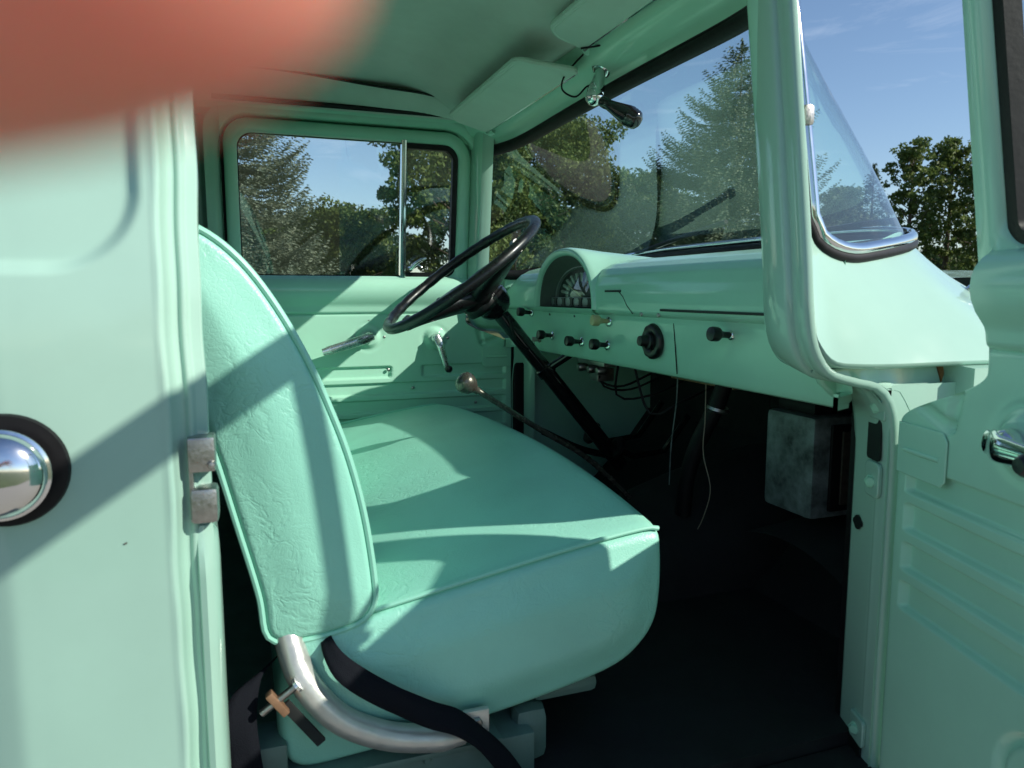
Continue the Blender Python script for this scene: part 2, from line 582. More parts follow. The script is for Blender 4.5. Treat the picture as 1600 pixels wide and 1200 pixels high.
FRONT_EDGE = [(0.655, 1.76), (0.655, 1.60), (0.655, 1.40), (0.655, 1.27), (0.658, 1.215), (0.668, 1.175), (0.695, 1.142), (0.74, 1.128), (0.780, 1.118), (0.802, 1.09), (0.810, 1.04), (0.811, 0.95), (0.811, 0.75), (0.811, 0.55)]
fe = cr(FRONT_EDGE, 90)
def fe_norm(i):
    a = fe[max(0, i - 1)]; b = fe[min(len(fe) - 1, i + 1)]
    t = (b - a) / np.linalg.norm(b - a)
    return np.array([-t[1], t[0]])     # travelling down: normal points forward (+x), up on the dogleg
def jamb(side, name, parent):
    """swept jamb: inner edge A, corner B, bead C, outer edge D, skin E"""
    rows = []
    n = len(fe)
    for i in range(n):
        nn = fe_norm(i)
        f = i / (n - 1)
        k = sst(0.45, 0.62, f)      # below the dogleg the inner edge sits further forward
        sec = [(0.050 + 0.0 * k, 0.655), (0.018 + 0.018 * k, 0.660), (0.012 + 0.0205 * k, 0.668), (0.006 + 0.0157 * k, 0.695), (0.000 + 0.0109 * k, 0.722), (0.001 + 0.0075 * k, 0.728), (0.004 + 0.004 * k, 0.730),
               (0.007, 0.731), (0.0075 - 0.0005 * k, 0.734), (0.004, 0.744), (0.002, 0.754), (0.003, 0.759), (0.008, 0.762), (0.013, 0.7615)]
        row = []
        for d, y in sec:
            p = fe[i] + nn * d
            row.append((p[0], side * (y - lean(p[1])), p[1]))
        rows.append(row)
    return MB().grid(rows).build(name, PAINT, parent, angle=60)
shell = truck
jn = jamb(-1, 'door_jamb', shell)
jf = jamb(1, 'door_jamb', shell)

# cowl side skin between jamb edge and glass
def cowl(side):
    E_ = []
    for i in range(0, len(fe)):
        nn = fe_norm(i)
        p = fe[i] + nn * 0.013
        E_.append((p[0], -(0.7615 - lean(p[1])), p[1]))
        if fe[i][1] < 1.20 and fe[i][0] > 0.66:
            break
    # corner, then forward along the bottom edge
    low = [(0.70, -0.763, 1.166), (0.74, -0.764, 1.160), (0.80, -0.764, 1.158), (0.87, -0.764, 1.158), (0.94, -0.764, 1.158), (1.05, -0.764, 1.157), (1.20, -0.762, 1.155), (1.42, -0.755, 1.15)]
    E_ = np.array(E_ + low)
    E_ = cr(E_, 110)
    # glass edge, from the top of the near side down, round the corner, along the base
    G_ = []
    a, b = trange(-1.0)
    for k in np.linspace(1.0, a, 22): G_.append(wpt(-1.0, k))
    for s in ss:
        if s > -0.55: break
        G_.append(wpt(s, trange(s)[0]))
    G_ = np.array(G_)
    G_ = cr(G_, 110)
    # match the corner: reparametrise so that vertical portions pair up
    def split(Q, test):
        return next(i for i in range(len(Q)) if test(Q[i]))
    ie = split(E_, lambda p: p[2] < 1.20)
    ig = split(G_, lambda p: p[2] < 1.345)
    def resam(Q, i, n1, n2):
        A = Q[:i + 1]; B = Q[i:]
        def rs(W, n):
            x = np.linspace(0, len(W) - 1, n)
            return np.stack([np.interp(x, np.arange(len(W)), W[:, j]) for j in range(3)], 1)
        return np.vstack([rs(A, n1), rs(B, n2)[1:]])
    E2 = resam(E_, ie, 40, 70)
    G2 = resam(G_, ig, 40, 70)
    rows = []
    for e, gq in zip(E2, G2):
        gq = gq + np.array([0.000, -0.007, -0.005 * float(sst(1.40, 1.33, gq[2]))])
        c = gq * 0.62 + e * 0.38
        c[2] = e[2] + 0.34 * (gq[2] - e[2])
        fl_ = sst(1.0, 1.2, e[0])
        c = c * fl_ + ((e + gq) / 2 + np.array([0, -0.004, 0])) * (1 - fl_)
        if abs(gq[2] - e[2]) < 0.03:
            c = (e + gq) / 2 + np.array([0, -0.004, 0])
        row = []
        for t in np.linspace(0, 1, 12):
            p = (1 - t) ** 2 * e + 2 * t * (1 - t) * c + t * t * gq
            row.append((p[0], p[1] * (-side), p[2]))
        rows.append(row)
    m = MB().grid(rows)
    # rolled lower edge, turning in under the skin
    roll = []
    for e in E2[38:]:
        y0 = e[1]
        roll.append([(e[0], -side * y0, e[2]), (e[0], -side * (y0 + 0.001), e[2] - 0.004), (e[0], -side * (y0 + 0.006), e[2] - 0.007), (e[0], -side * (y0 + 0.036), e[2] - 0.009)])
    m.grid(roll)
    return m.build('cowl_side', PAINT, shell, angle=50)
cowl(-1); cowl(1)
# gutter ledge behind the dogleg: strip between the cowl roll and the jamb edge
def gutter(side):
    rows = []
    for x in np.linspace(0.69, 0.926, 24):
        i = int(np.argmin(np.abs(fe[:70, 0] - min(x, 0.80)) + 5 * (fe[:70, 1] > 1.19)))
        zj = fe[i][1] if x < 0.80 else 1.118 - 0.9 * max(0, x - 0.82) ** 1.2 * 3
        rows.append([(x, side * 0.736, 1.151), (x, side * 0.738, 0.5 * (1.150 + zj)), (x, side * 0.742, zj + 0.010), (x, side * 0.756, zj + 0.004)])
    return MB().grid(rows).build('gutter_ledge', PAINT, shell)
gutter(-1); gutter(1)
for s in (-1,):
    MB().prism([(0.908, 1.149), (0.919, 1.150), (0.922, 1.138), (0.918, 1.126), (0.914, 1.136)], 0.7365, 0.7385, lambda p, q, a: (p, -a, q)).build('rust_stain', RUST, shell, smooth=False)

# A-pillar inner trim between jamb inner edge and windshield seal, near and far
def pillar_trim(side):
    rows = []
    for z in np.linspace(1.20, 1.76, 30):
        i = int(np.argmin(np.abs(fe[:60, 1] - z)))
        p = fe[i] + fe_norm(i) * 0.018
        y0 = 0.660 - lean(z)
        t = np.clip((z - 1.286) / 0.386, 0, 1)
        gq = wpt(1.0, t)
        gx, gy = gq[0] - 0.010, abs(gq[1]) - 0.001
        r = []
        for k in np.linspace(0, 1, 7):
            bul = -0.010 * math.sin(math.pi * k)
            r.append((p[0] + (gx - p[0]) * k + bul, side * (y0 + (gy - y0) * k + bul), z))
        rows.append(r)
    return MB().grid(rows).build('pillar_trim', PAINT_IN, shell)
pillar_trim(-1); pillar_trim(1)

# header panel above the windshield
def header():
    rows = []
    for s in np.linspace(-0.97, 0.97, 60):
        p = wpt(s, trange(s)[1])
        rows.append([p + np.array([-0.004, 0, 0.006]), p + np.array([-0.014, 0, 0.016]), p + np.array([-0.030, 0, 0.024]), p + np.array([-0.050, 0, 0.034]), p + np.array([-0.066, 0, 0.050]),
                     p + np.array([-0.074, 0, 0.072]), p + np.array([-0.078, 0, 0.10])])
    return MB().grid(rows).build('windshield_header', PAINT_IN, shell, angle=60)
header()

# ------------------------------------------------------------------ near rear corner of the cab (B pillar skin)
def rear_corner(side):
    sec = [(-0.320, 0.45), (-0.318, 0.55), (-0.305, 0.64), (-0.280, 0.71), (-0.245, 0.757), (-0.205, 0.778), (-0.175, 0.782), (-0.10, 0.783), (-0.072, 0.783)]
    sec = list(cr(sec, 170))
    sec += [np.array(p) for p in [(-0.069, 0.7838), (-0.0665, 0.7838), (-0.0645, 0.782), (-0.0635, 0.779), (-0.0625, 0.772), (-0.0600, 0.764), (-0.0575, 0.7595), (-0.0545, 0.7580), (-0.0530, 0.7588),
                                  (-0.0515, 0.7605), (-0.0495, 0.7610), (-0.0475, 0.7600), (-0.0462, 0.7575), (-0.0452, 0.7545), (-0.0435, 0.7530), (-0.0365, 0.7520), (-0.0352, 0.7510), (-0.0347, 0.7485), (-0.0350, 0.730), (-0.0365, 0.690)]]
    sec = np.array(sec)
    rows = []
    zs = np.concatenate([np.linspace(0.50, 1.20, 60), np.linspace(1.205, 1.45, 110), np.linspace(1.46, 1.80, 18)])
    for z in zs:
        x = sec[:, 0]
        wob = 0.0007 * np.sin(z * 23.0 + 1.0) + 0.0005 * np.sin(z * 61.0)
        d = sd_rbox(x, np.full_like(x, z), -0.60, -0.079, 1.266, 1.90, 0.075)
        rec = 0.010 * (1 - sst(-0.013, 0.002, d)) * (x < -0.07)
        y = sec[:, 1] - rec - lean(z)
        y = y + wob * (x > -0.068)
        rows.append(np.stack([x + wob * (x > -0.068), side * y, np.full_like(x, z)], 1))
    return MB().grid(rows).build('cab_corner', PAINT, shell, angle=80)
rear_corner(-1)
rear_corner(1)
# lower stamped reinforcement of the jamb
def jamb_stamp():
    zs = [1.030, 1.010, 0.995, 0.98, 0.90, 0.75, 0.60]
    rows = []
    for z in zs:
        k = sst(1.022, 0.985, z) if False else float(np.clip((1.022 - z) / 0.035, 0, 1))
        rows.append([(-0.050, -0.7555 - 0.002 * k, z), (-0.0485 + 0.001 * k, -0.757 - 0.010 * k, z), (-0.044 + 0.002 * k, -0.757 - 0.012 * k, z), (-0.0395 + 0.002 * k, -0.756 - 0.008 * k, z), (-0.0345 + 0.002 * k, -0.752, z), (-0.033 + 0.002 * k, -0.70, z)])
    MB().grid(rows).build('jamb_reinforcement', PAINT, shell, angle=30)
jamb_stamp()
# striker
st = MB()
st.box((-0.0405, -0.758, 1.1015), (0.024, 0.030, 0.033), bev=0.003)
st.box((-0.0400, -0.758, 1.0525), (0.0245, 0.030, 0.034), bev=0.0055)
st.box((-0.0505, -0.756, 1.077), (0.004, 0.024, 0.080), bev=0.001)
strk = st.build('door_striker', STEEL, shell)
MB().lathe([(0.0, 0.006), (0.003, 0.0055), (0.004, 0.003), (0.004, -0.004)], (-0.032, -0.772, 1.092), (0, -1, 0), 12).build('striker_pin', STEEL, strk)

# paint chip on the corner
MB().prism([(-0.1075, 1.0285), (-0.1048, 1.0297), (-0.1043, 1.0283), (-0.1066, 1.0275)], 0.7830, 0.7838, lambda p, q, a: (p, -a, q)).build('paint_chip', STEEL, shell, smooth=False)

# fuel cap on its rubber collar
fc = (-0.192, -0.781, 1.102)
collar = MB().lathe([(0.0475, -0.004), (0.0485, 0.002), (0.047, 0.006), (0.034, 0.0065), (0.030, 0.006), (0.030, 0.022)], fc, (0, -1, 0), 48).build('fuel_collar', BLACKR, shell)
MB().lathe([(0.030, 0.016), (0.0375, 0.017), (0.0385, 0.020), (0.038, 0.0225), (0.0355, 0.0235), (0.0352, 0.026), (0.033, 0.031), (0.027, 0.036), (0.018, 0.0395), (0.008, 0.0412), (0.0, 0.0415)], fc, (0, -1, 0), 56).build('fuel_cap', CHROME, shell)

# ------------------------------------------------------------------ roof, headliner, rear wall
def roofz(x, y, base, crown):
    return base + crown * (1 - (abs(y) / 0.70) ** 3.2) - 0.05 * sst(0.35, 0.80, x) ** 1.3 - 0.06 * sst(-0.1, -0.34, x)
rows = []
for x in np.linspace(-0.33, 0.765, 40):
    r = []
    for y in np.linspace(-0.70, 0.70, 45):
        r.append((x + 0.02 * (1 - (y / 0.7) ** 2) * (x > 0.6), y, roofz(x, y, 1.755, 0.135)))
    r = [(x, -0.712, 1.735)] + r + [(x, 0.712, 1.735)]
    rows.append(r)
MB().grid(rows).build('roof', PAINT, shell, angle=60)
rows = []
for x in np.linspace(-0.31, 0.735, 50):
    r = []
    for y in np.linspace(-0.60, 0.60, 41):
        z = 1.806 + 0.040 * (1 - (abs(y) / 0.60) ** 3) - 0.088 * sst(0.40, 0.70, x) - 0.04 * sst(-0.05, -0.30, x)
        z += 0.004 * math.sin(9 * x + 3 * y) * (1 - (abs(y) / 0.6) ** 4)
        r.append((x, y, z))
    rows.append(r)
hl = MB().grid(rows).build('headliner', HEADLINER, shell)
for side in (-1, 1):
    rows = []
    for x in np.linspace(-0.30, 0.70, 60):
        zt = 1.80 + 0.012 * math.sin(7 * x + 1.2) - 0.035 * sst(0.45, 0.72, x)
        rows.append([(x, side * 0.552, zt + 0.006), (x, side * 0.556, zt - 0.002), (x, side * 0.575, zt - 0.018), (x, side * 0.60, zt - 0.034), (x, side * 0.618, 1.752), (x, side * 0.622, 1.742)])
    MB().grid(rows).build('headliner_side', HEADLINER, hl)
    MB().tube([(x, side * 0.552, 1.80 + 0.012 * math.sin(7 * x + 1.2) - 0.035 * sst(0.45, 0.72, x) + 0.004) for x in np.linspace(-0.30, 0.70, 40)], 0.003, 6).build('headliner_seam', DARKPAD, hl)

# side rail above the doors : outer gutter and inner frame
for side in (-1, 1):
    MB().grid([[(x, side * 0.712, 1.735), (x, side * 0.716, 1.726), (x, side * 0.700, 1.722), (x, side * 0.668, 1.736), (x, side * 0.640, 1.728), (x, side * 0.632, 1.735), (x, side * 0.618, 1.756)] for x in np.linspace(-0.32, 0.70, 24)]).build('roof_rail', PAINT_IN, shell)

# rear wall with a window
rw = MB()
def rwall(y0, y1, z0, z1):
    rw.box((-0.322, (y0 + y1) / 2, (z0 + z1) / 2), (0.02, y1 - y0, z1 - z0))
rwall(-0.62, 0.62, 0.50, 1.34); rwall(-0.62, 0.62, 1.66, 1.79); rwall(-0.62, -0.46, 1.341, 1.659); rwall(0.46, 0.62, 1.341, 1.659)
rwo = rw.build('rear_wall', PAINT, shell, smooth=False)
MB().box((-0.322, 0, 1.50), (0.005, 0.93, 0.33)).build('rear_window', GLASS, rwo)
MB().box((-0.306, 0, 0.92), (0.008, 1.30, 0.80)).build('rear_trim_board', DARKPAD, rwo, smooth=False)  # dark trim, its tone also standing in for shade behind the seat

# ------------------------------------------------------------------ floor, firewall, kick panels
fl = MB()
fl.box((0.38, 0, 0.585), (1.42, 1.40, 0.03))
fl.box((0.38, -0.745, 0.572), (0.90, 0.085, 0.02), bev=0.004)
flo = fl.build('cab_floor', FLOORM, shell, smooth=False)
rows = [[(x, y, z) for y in np.linspace(-0.70, 0.70, 15)] for x, z in [(1.04, 0.601), (1.10, 0.64), (1.22, 0.76), (1.30, 0.86)]]
MB().grid(rows).build('toe_board', FLOORM, shell)
rows = []
for x in np.linspace(0.45, 1.30, 20):
    hgt = 0.05 + 0.20 * sst(0.4, 1.3, x)
    rows.append([(x, 0.20 * math.cos(a), 0.60 + hgt * math.sin(a) ** 0.8 * 1.1) for a in np.linspace(0, math.pi, 16)])
MB().grid(rows).build('transmission_hump', FLOORM, shell)
MB().box((1.31, 0.40, 1.06), (0.01, 0.62, 0.44)).build('firewall', DARKPAD, shell, smooth=False)
MB().box((1.309, -0.31, 1.06), (0.012, 0.79, 0.44)).build('firewall_pad', DARKPAD, shell, smooth=False)
for side in (-1, 1):
    MB().grid([[(x, side * (0.70 - 0.02 * (z > 1.0)), z) for z in np.linspace(0.58, 1.13, 8)] for x in np.linspace(0.80 if side > 0 else 0.858, 1.31, 8)]).build('kick_panel', PAINT_IN if side > 0 else DARKPAD, shell)
    # inner pillar facing between the opening and the kick panel
    if side > 0:
        MB().box((0.82, 0.705, 0.86), (0.035, 0.04, 0.62), bev=0.006).build('hinge_pillar', BLACKR, shell)
for side in (-1, 1):
    MB().grid([[(x, side * 0.7555, z) for z in np.linspace(0.50, 1.128, 10)] for x in np.linspace(0.809, 0.93, 4)]).build('hinge_post', PAINT, shell)
# near hinge pillar: inner lip and outer channel
MB().grid([[(0.849, -0.650, z), (0.846, -0.657, z), (0.8445, -0.664, z)] for z in np.linspace(0.55, 1.10, 12)]).build('pillar_lip', BLACKR, shell)
# door sill and rocker
for side in (-1, 1):
    MB().box((0.38, side * 0.74, 0.505), (0.93, 0.08, 0.07), bev=0.012).build('door_sill', PAINT, shell)
# seat riser with a folded lip
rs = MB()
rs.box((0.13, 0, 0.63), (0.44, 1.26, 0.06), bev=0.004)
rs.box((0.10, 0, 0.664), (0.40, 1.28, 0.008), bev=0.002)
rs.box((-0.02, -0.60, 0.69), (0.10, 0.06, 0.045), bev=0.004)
rso = rs.build('seat_riser', DARKMINT, shell)
MB().box((0.355, -0.590, 0.640), (0.05, 0.04, 0.080), bev=0.018).build('riser_bracket', DARKMINT, rso)
MB().box((0.415, -0.575, 0.688), (0.10, 0.03, 0.026), bev=0.011).build('seat_track', DARKMINT, rso)
for x in (0.02, 0.12, 0.20):
    MB().lathe([(0, 0.004), (0.004, 0.0035), (0.006, 0.0)], (x, -0.632, 0.655), (0, -1, 0), 10).build('rivet', DARKMINT, rso)

# ------------------------------------------------------------------ front end: fender, hood, wheel
def fender(side):
    rows = []
    for x in np.linspace(0.925, 2.55, 60):
        r = []
        fx = sst(1.25, 1.75, x) * (1 - 0.5 * sst(2.2, 2.55, x))
        ztop = 1.149 - 0.05 * fx - 0.10 * sst(2.25, 2.55, x)
        arch = 0.0
        dx = x - 1.95
        zlow = 0.42
        if abs(dx) < 0.42:
            zlow = max(zlow, 0.36 + math.sqrt(max(0, 0.42 ** 2 - dx * dx)))
        for k in np.linspace(0, 1, 16):
            z = zlow + (ztop - zlow) * k
            y = 0.782 + 0.15 * fx * math.sin(math.pi * (0.12 + 0.80 * k))
            if k > 0.86:
                y -= (k - 0.86) ** 2 * 3.0 * fx
            r.append((x, side * y, z))
        r.append((x, side * (0.70 - 0.03 * fx), ztop + 0.008 + 0.02 * fx))
        r.append((x, side * 0.60, ztop + 0.012 + 0.02 * fx))
        rows.append(r)
    rows2 = [[(0.924, side * 0.70, rows[0][j][2]) for j in range(len(rows[0]))]] + rows
    return MB().grid(rows2).build('front_fender', PAINT, shell, angle=50)
fen = fender(-1); fender(1)
# triangular vent scoop stamped in the fender
vs = MB()
vs.add([(1.015, -0.786, 1.128), (1.10, -0.788, 1.122), (1.085, -0.787, 1.066), (1.04, -0.770, 1.110), (1.085, -0.766, 1.10)], [(0, 3, 1), (3, 4, 1), (0, 2, 3), (2, 4, 3), (1, 4, 2)])
vs.build('fender_vent', PAINT, fen, smooth=False)
# hood
rows = []
for x in np.linspace(1.13, 2.60, 40):
    r = []
    nose = sst(2.1, 2.62, x)
    for y in np.linspace(-0.66, 0.66, 33):
        k = abs(y) / 0.66
        z = 1.165 + (0.135 - 0.10 * nose) * (1 - k ** 2.6) + 0.012 * math.exp(-(y / 0.05) ** 2)
        if x < 1.22: z += 0.0
        r.append((x, y, z - 0.10 * nose))
    rows.append(r)
hood = MB().grid(rows).build('hood', PAINT, shell)
# cowl top with vents between hood and windshield
rows = []
for s in np.linspace(-0.86, 0.86, 50):
    p = wpt(s, trange(s)[0])
    rows.append([p + np.array([0.010, 0, -0.010]), p + np.array([0.035, 0, -0.022]), np.array([max(1.14, p[0] + 0.05), p[1], 1.163 + 0.135 * (1 - (abs(p[1]) / 0.66) ** 2.6 if abs(p[1]) < 0.66 else 0)])])
MB().grid(rows).build('cowl_top', PAINT, shell)
# mirror on the cowl: rubber foot and chrome stem
mir = MB().lathe([(0.0, 0.036), (0.016, 0.035), (0.019, 0.030), (0.034, 0.006), (0.037, 0.002), (0.037, -0.006)], (1.115, -0.605, 1.198), (0.1, -0.35, 0.94), 24).build('mirror_foot', BLACKR, shell)
mm_ = MB()
mm_.lathe([(0.018, 0.030), (0.021, 0.042), (0.020, 0.058), (0.013, 0.070), (0.008, 0.074), (0.006, 0.090), (0.0, 0.092)], (1.115, -0.605, 1.198), (0.1, -0.35, 0.94), 24)
mm_.build('mirror_stem', CHROME, mir)
# front grille closure
gr = MB()
for i in range(5):
    gr.box((2.52, 0, 0.66 + 0.08 * i), (0.04, 1.25, 0.03), bev=0.008)
gr.box((2.50, 0, 0.80), (0.01, 1.30, 0.50))
gr.build('grille', PAINT, shell)
def wheel(x, side):
    wl = MB().lathe([(0.19, -0.09), (0.33, -0.095), (0.365, -0.07), (0.37, 0.0), (0.365, 0.07), (0.33, 0.095), (0.21, 0.085), (0.19, 0.06)], (x, side * 0.76, 0.37), (0, side, 0), 40).build('wheel', TYRE, truck)
    MB().lathe([(0.20, 0.07), (0.19, 0.04), (0.14, 0.035), (0.12, 0.07), (0.06, 0.085), (0.0, 0.088)], (x, side * 0.76, 0.37), (0, side, 0), 32).build('hubcap', CHROME, wl)
for s in (-1, 1):
    wheel(1.95, s); wheel(-0.95, s)
# chassis rails and cargo bed
ch = MB()
for s in (-1, 1):
    ch.box((0.5, s * 0.42, 0.46), (4.0, 0.07, 0.14))
ch.build('chassis_rail', BLACKR, truck, smooth=False)
bd = MB()
bd.box((-1.30, -0.70, 0.98), (1.85, 0.03, 0.46), bev=0.008); bd.box((-1.30, 0.70, 0.98), (1.85, 0.03, 0.46), bev=0.008)
bd.box((-0.39, 0, 0.98), (0.03, 1.37, 0.46), bev=0.008); bd.box((-1.30, 0, 0.76), (1.85, 1.36, 0.03))
bd.build('cargo_bed', PAINT, truck)

# ------------------------------------------------------------------ doors
def rot_about(o, loc, ang):
    o.location = loc
    o.rotation_euler = (0, 0, ang)

def make_door(side, name, label):
    """side +1 driver (in place), -1 passenger (local to its hinge, opened)"""
    if side > 0:
        def W(u, o, z): return (0.80 - u, 0.70 + o, z)
        ofs = 1
    else:
        def W(u, o, z): return (-u, 0.08 - o, z)
        ofs = 1
    def tl(z): return -0.16 * max(0.0, z - 1.30)
    LEN = 0.852
    def u0(z):
        # front edge with the dogleg
        return float(0.150 * sst(1.085, 1.165, z) - 0.008 * sst(1.165, 1.26, z) if z < 1.30 else 0.142)
    # ---- inner panel, a stamped sheet
    prof = [(0.575, 0.0)] + [(z, 0.0) for z in np.arange(0.58, 1.185, 0.0020)] + \
           [(1.1865, 0.001), (1.1895, 0.0035), (1.1915, 0.0005), (1.1945, -0.0035), (1.199, -0.0045), (1.208, -0.005), (1.214, -0.0065), (1.220, -0.010), (1.230, -0.0165), (1.243, -0.0215), (1.256, -0.0235), (1.268, -0.0225), (1.279, -0.0185), (1.287, -0.012), (1.293, -0.004), (1.2965, 0.006), (1.298, 0.016), (1.2985, 0.040)]
    us01 = np.linspace(0, 1, 190)
    rows = []
    zz = np.array([p[0] for p in prof]); oo = np.array([p[1] for p in prof])
    for z, o in prof:
        a = u0(z) + 0.004
        u = a + (LEN - a) * us01
        off = np.full_like(u, o)
        zf = np.full_like(u, z)
        def recess(x0, x1, z0, z1, depth, r=0.007, edge=0.0034):
            d = sd_rbox(u, zf, x0, x1, z0, z1, r)
            ed_ = np.where(zf < (z0 + z1) / 2, edge * 1.5, edge)
            return depth * (1 - sst(-ed_, 0.0005, d))
        if z < 1.18:
            # ribs
            off = off + recess(0.022, 0.292, 0.996, 1.034, 0.009) + recess(0.384, 0.80, 0.996, 1.034, 0.009)
            off = off + recess(0.022, 0.80, 0.945, 0.983, 0.009) + recess(0.022, 0.80, 0.893, 0.931, 0.009)
            off = off + recess(0.022, 0.80, 0.841, 0.879, 0.009)
            # access panel lower down
            d = np.abs(sd_rbox(u, zf, 0.215, 0.70, 0.62, 0.80, 0.05))
            off = off + 0.006 * (1 - sst(0.002, 0.008, d))
            # escutcheon dishes
            for (cu_, cz, rr_) in ((0.452, 1.122, 0.038), (0.249 if side > 0 else 0.212, 1.114 if side > 0 else 1.098, 0.036)):
                dd = np.hypot(u - cu_, zf - cz)
                off = off - 0.012 * (1 - sst(rr_ * 0.55, rr_, dd)) + 0.004 * np.exp(-((dd - rr_ * 1.08) / 0.006) ** 2) * 0.3
            # stamped hook shape near the hinge
            for (ua, za, ub, zb) in ((0.045, 1.066 + 0.045, 0.095, 1.094), (0.098, 1.094, 0.108, 1.135)):
                px_, pz_ = ub - ua, zb - za
                tt = np.clip(((u - ua) * px_ + (zf - za) * pz_) / (px_ ** 2 + pz_ ** 2), 0, 1)
                dd = np.hypot(u - ua - tt * px_, zf - za - tt * pz_)
                off = off + 0.006 * (1 - sst(0.004, 0.011, dd))
        # faint oil-canning of the sheet
        off = off + 0.0008 * np.sin(u * 11 + z * 7) * np.sin(z * 9 + 1)
        row = [W(uu, q, z) for uu, q in zip(u, off)]
        # front edge returns to the outer skin
        row = [W(a - 0.004, 0.07, z), W(a - 0.004, 0.004, z), W(a - 0.0015, 0.0005, z)] + row + [W(LEN + 0.003, 0.002, z), W(LEN + 0.004, 0.07, z)]
        rows.append(row)
    door = MB().grid(rows).build(name, PAINT_IN, truck, angle=70)
    tag(door, label)
    # ---- outer skin
    rows = []
    for z in np.linspace(0.56, 1.285, 60):
        a = u0(z) - 0.012
        bul = 0.080 + 0.012 * math.sin(math.pi * (z - 0.56) / 0.72) + 0.016 * math.exp(-((z - 1.235) / 0.045) ** 2)
        rows.append([W(uu, bul, z) for uu in np.linspace(a, LEN + 0.014, 40)])
    rows.append([W(uu, 0.055, 1.293) for uu in np.linspace(u0(1.29), LEN + 0.01, 40)])
    MB().grid(rows).build('outer_skin', PAINT, door)
    # ---- window frame ring
    n = 10
    fo = 0.0 if side > 0 else -0.028
    outer = rrect(0.142 + fo, 0.828, 1.24, 1.712, (0.02, 0.02, 0.065, 0.085), n)
    mids = rrect(0.150 + fo, 0.820, 1.25, 1.704, (0.02, 0.02, 0.060, 0.078), n)
    mid2 = rrect(0.172 + fo, 0.806, 1.28, 1.687, (0.03, 0.03, 0.050, 0.060), n)
    inner = rrect(0.180 + fo, 0.797, 1.297, 1.680, (0.03, 0.04, 0.042, 0.05), n)
    inn2 = rrect(0.183 + fo, 0.794, 1.300, 1.677, (0.03, 0.04, 0.040, 0.048), n)
    def ring(loops):
        return [[W(u, o + tl(z), z) for (u, z) in lp] for lp, o in loops]
    MB().grid(ring([(outer, 0.052), (outer, 0.012), (mids, 0.004), (mid2, 0.001), (inner, 0.006), (inn2, 0.012), (inn2, 0.042), (outer, 0.052)]), cv=True).build('window_frame', PAINT_IN, door, angle=50)
    # ---- glass: sliding pane and vent pane
    ud = 0.345
    def pane(x0, x1, z0, z1, r, o, nm, mt):
        lp = rrect(x0, x1, z0, z1, r, n)
        m = MB()
        f = [W(u, o + tl(z), z) for u, z in lp]; b2 = [W(u, o + 0.004 + tl(z), z) for u, z in lp]
        k = len(lp)
        m.add(f + b2, [tuple(range(k))] + [tuple(reversed(range(k, 2 * k)))])
        return m.build(nm, mt, door, smooth=False)
    pane(ud + 0.004, 0.800, 1.285, 1.684, 0.03, 0.027, 'window_glass', GLASS)
    pane(0.190 + fo, ud - 0.010, 1.296, 1.672, 0.03, 0.022, 'vent_glass', GLASS)
    # vent seal
    so_ = rrect(0.184 + fo, ud - 0.002, 1.299, 1.676, (0.02, 0.012, 0.012, 0.04), n)
    si_ = rrect(0.199 + fo, ud - 0.008, 1.312, 1.662, (0.014, 0.006, 0.006, 0.03), n)
    MB().grid(ring([(so_, 0.030), (so_, 0.010), (si_, 0.010), (si_, 0.030)]), cv=True).build('vent_seal', BLACKR, door)
    # channel lining of the sliding pane
    go = rrect(ud + 0.004, 0.7955, 1.2985, 1.679, (0.004, 0.04, 0.046, 0.004), n)
    gi = rrect(ud + 0.008, 0.7915, 1.3025, 1.675, (0.004, 0.037, 0.042, 0.004), n)
    MB().grid(ring([(go, 0.024), (gi, 0.020), (gi, 0.026)]), cv=True).build('glass_channel', BLACKR, door)
    # divider
    MB().grid([[W(ud + du, o + tl(z), z) for du, o in ((-0.009, 0.03), (-0.009, 0.006), (-0.006, 0.003), (-0.001, 0.002), (0.001, 0.004), (0.004, 0.002), (0.007, 0.004), (0.008, 0.008), (0.008, 0.03))] for z in np.linspace(1.288, 1.682, 12)]).build('division_bar', CHROME, door, angle=30)
    # vent latch
    lt = MB()
    lt.lathe([(0.0, 0.016), (0.006, 0.014), (0.008, 0.0)], W(ud - 0.024, 0.004, 1.322), (0, -1 if side > 0 else 1, 0), 14)
    lt.tube([W(ud - 0.024, -0.008, 1.322), W(ud - 0.034, -0.020, 1.336), W(ud - 0.052, -0.026, 1.348), W(ud - 0.066, -0.024, 1.353)], [0.006, 0.006, 0.005, 0.003], 10)
    lt.tube([W(ud - 0.024, -0.008, 1.324), W(ud - 0.044, -0.012, 1.332), W(ud - 0.056, -0.012, 1.326)], [0.005, 0.004, 0.003], 8)
    lt.build('vent_latch', CHROME, door)
    # ---- handle
    def lever(cu_, cz, ang, ln, w0, w1, knob=False):
        h = MB()
        c, s_ = math.cos(ang), math.sin(ang)
        def L2(a, b, o): return W(cu_ + a * c - b * s_, o, cz + a * s_ + b * c)
        # spindle boss
        P_ = []
        for rr_, o in ((0.016, -0.010), (0.0155, -0.020), (0.013, -0.027), (0.006, -0.031), (0.0001, -0.032)):
            P_.append([L2(rr_ * math.cos(t), rr_ * math.sin(t), o) for t in np.linspace(0, 2 * math.pi, 20, endpoint=False)])
        h.grid(P_, cv=True)
        # arm: rounded bar
        P_ = []
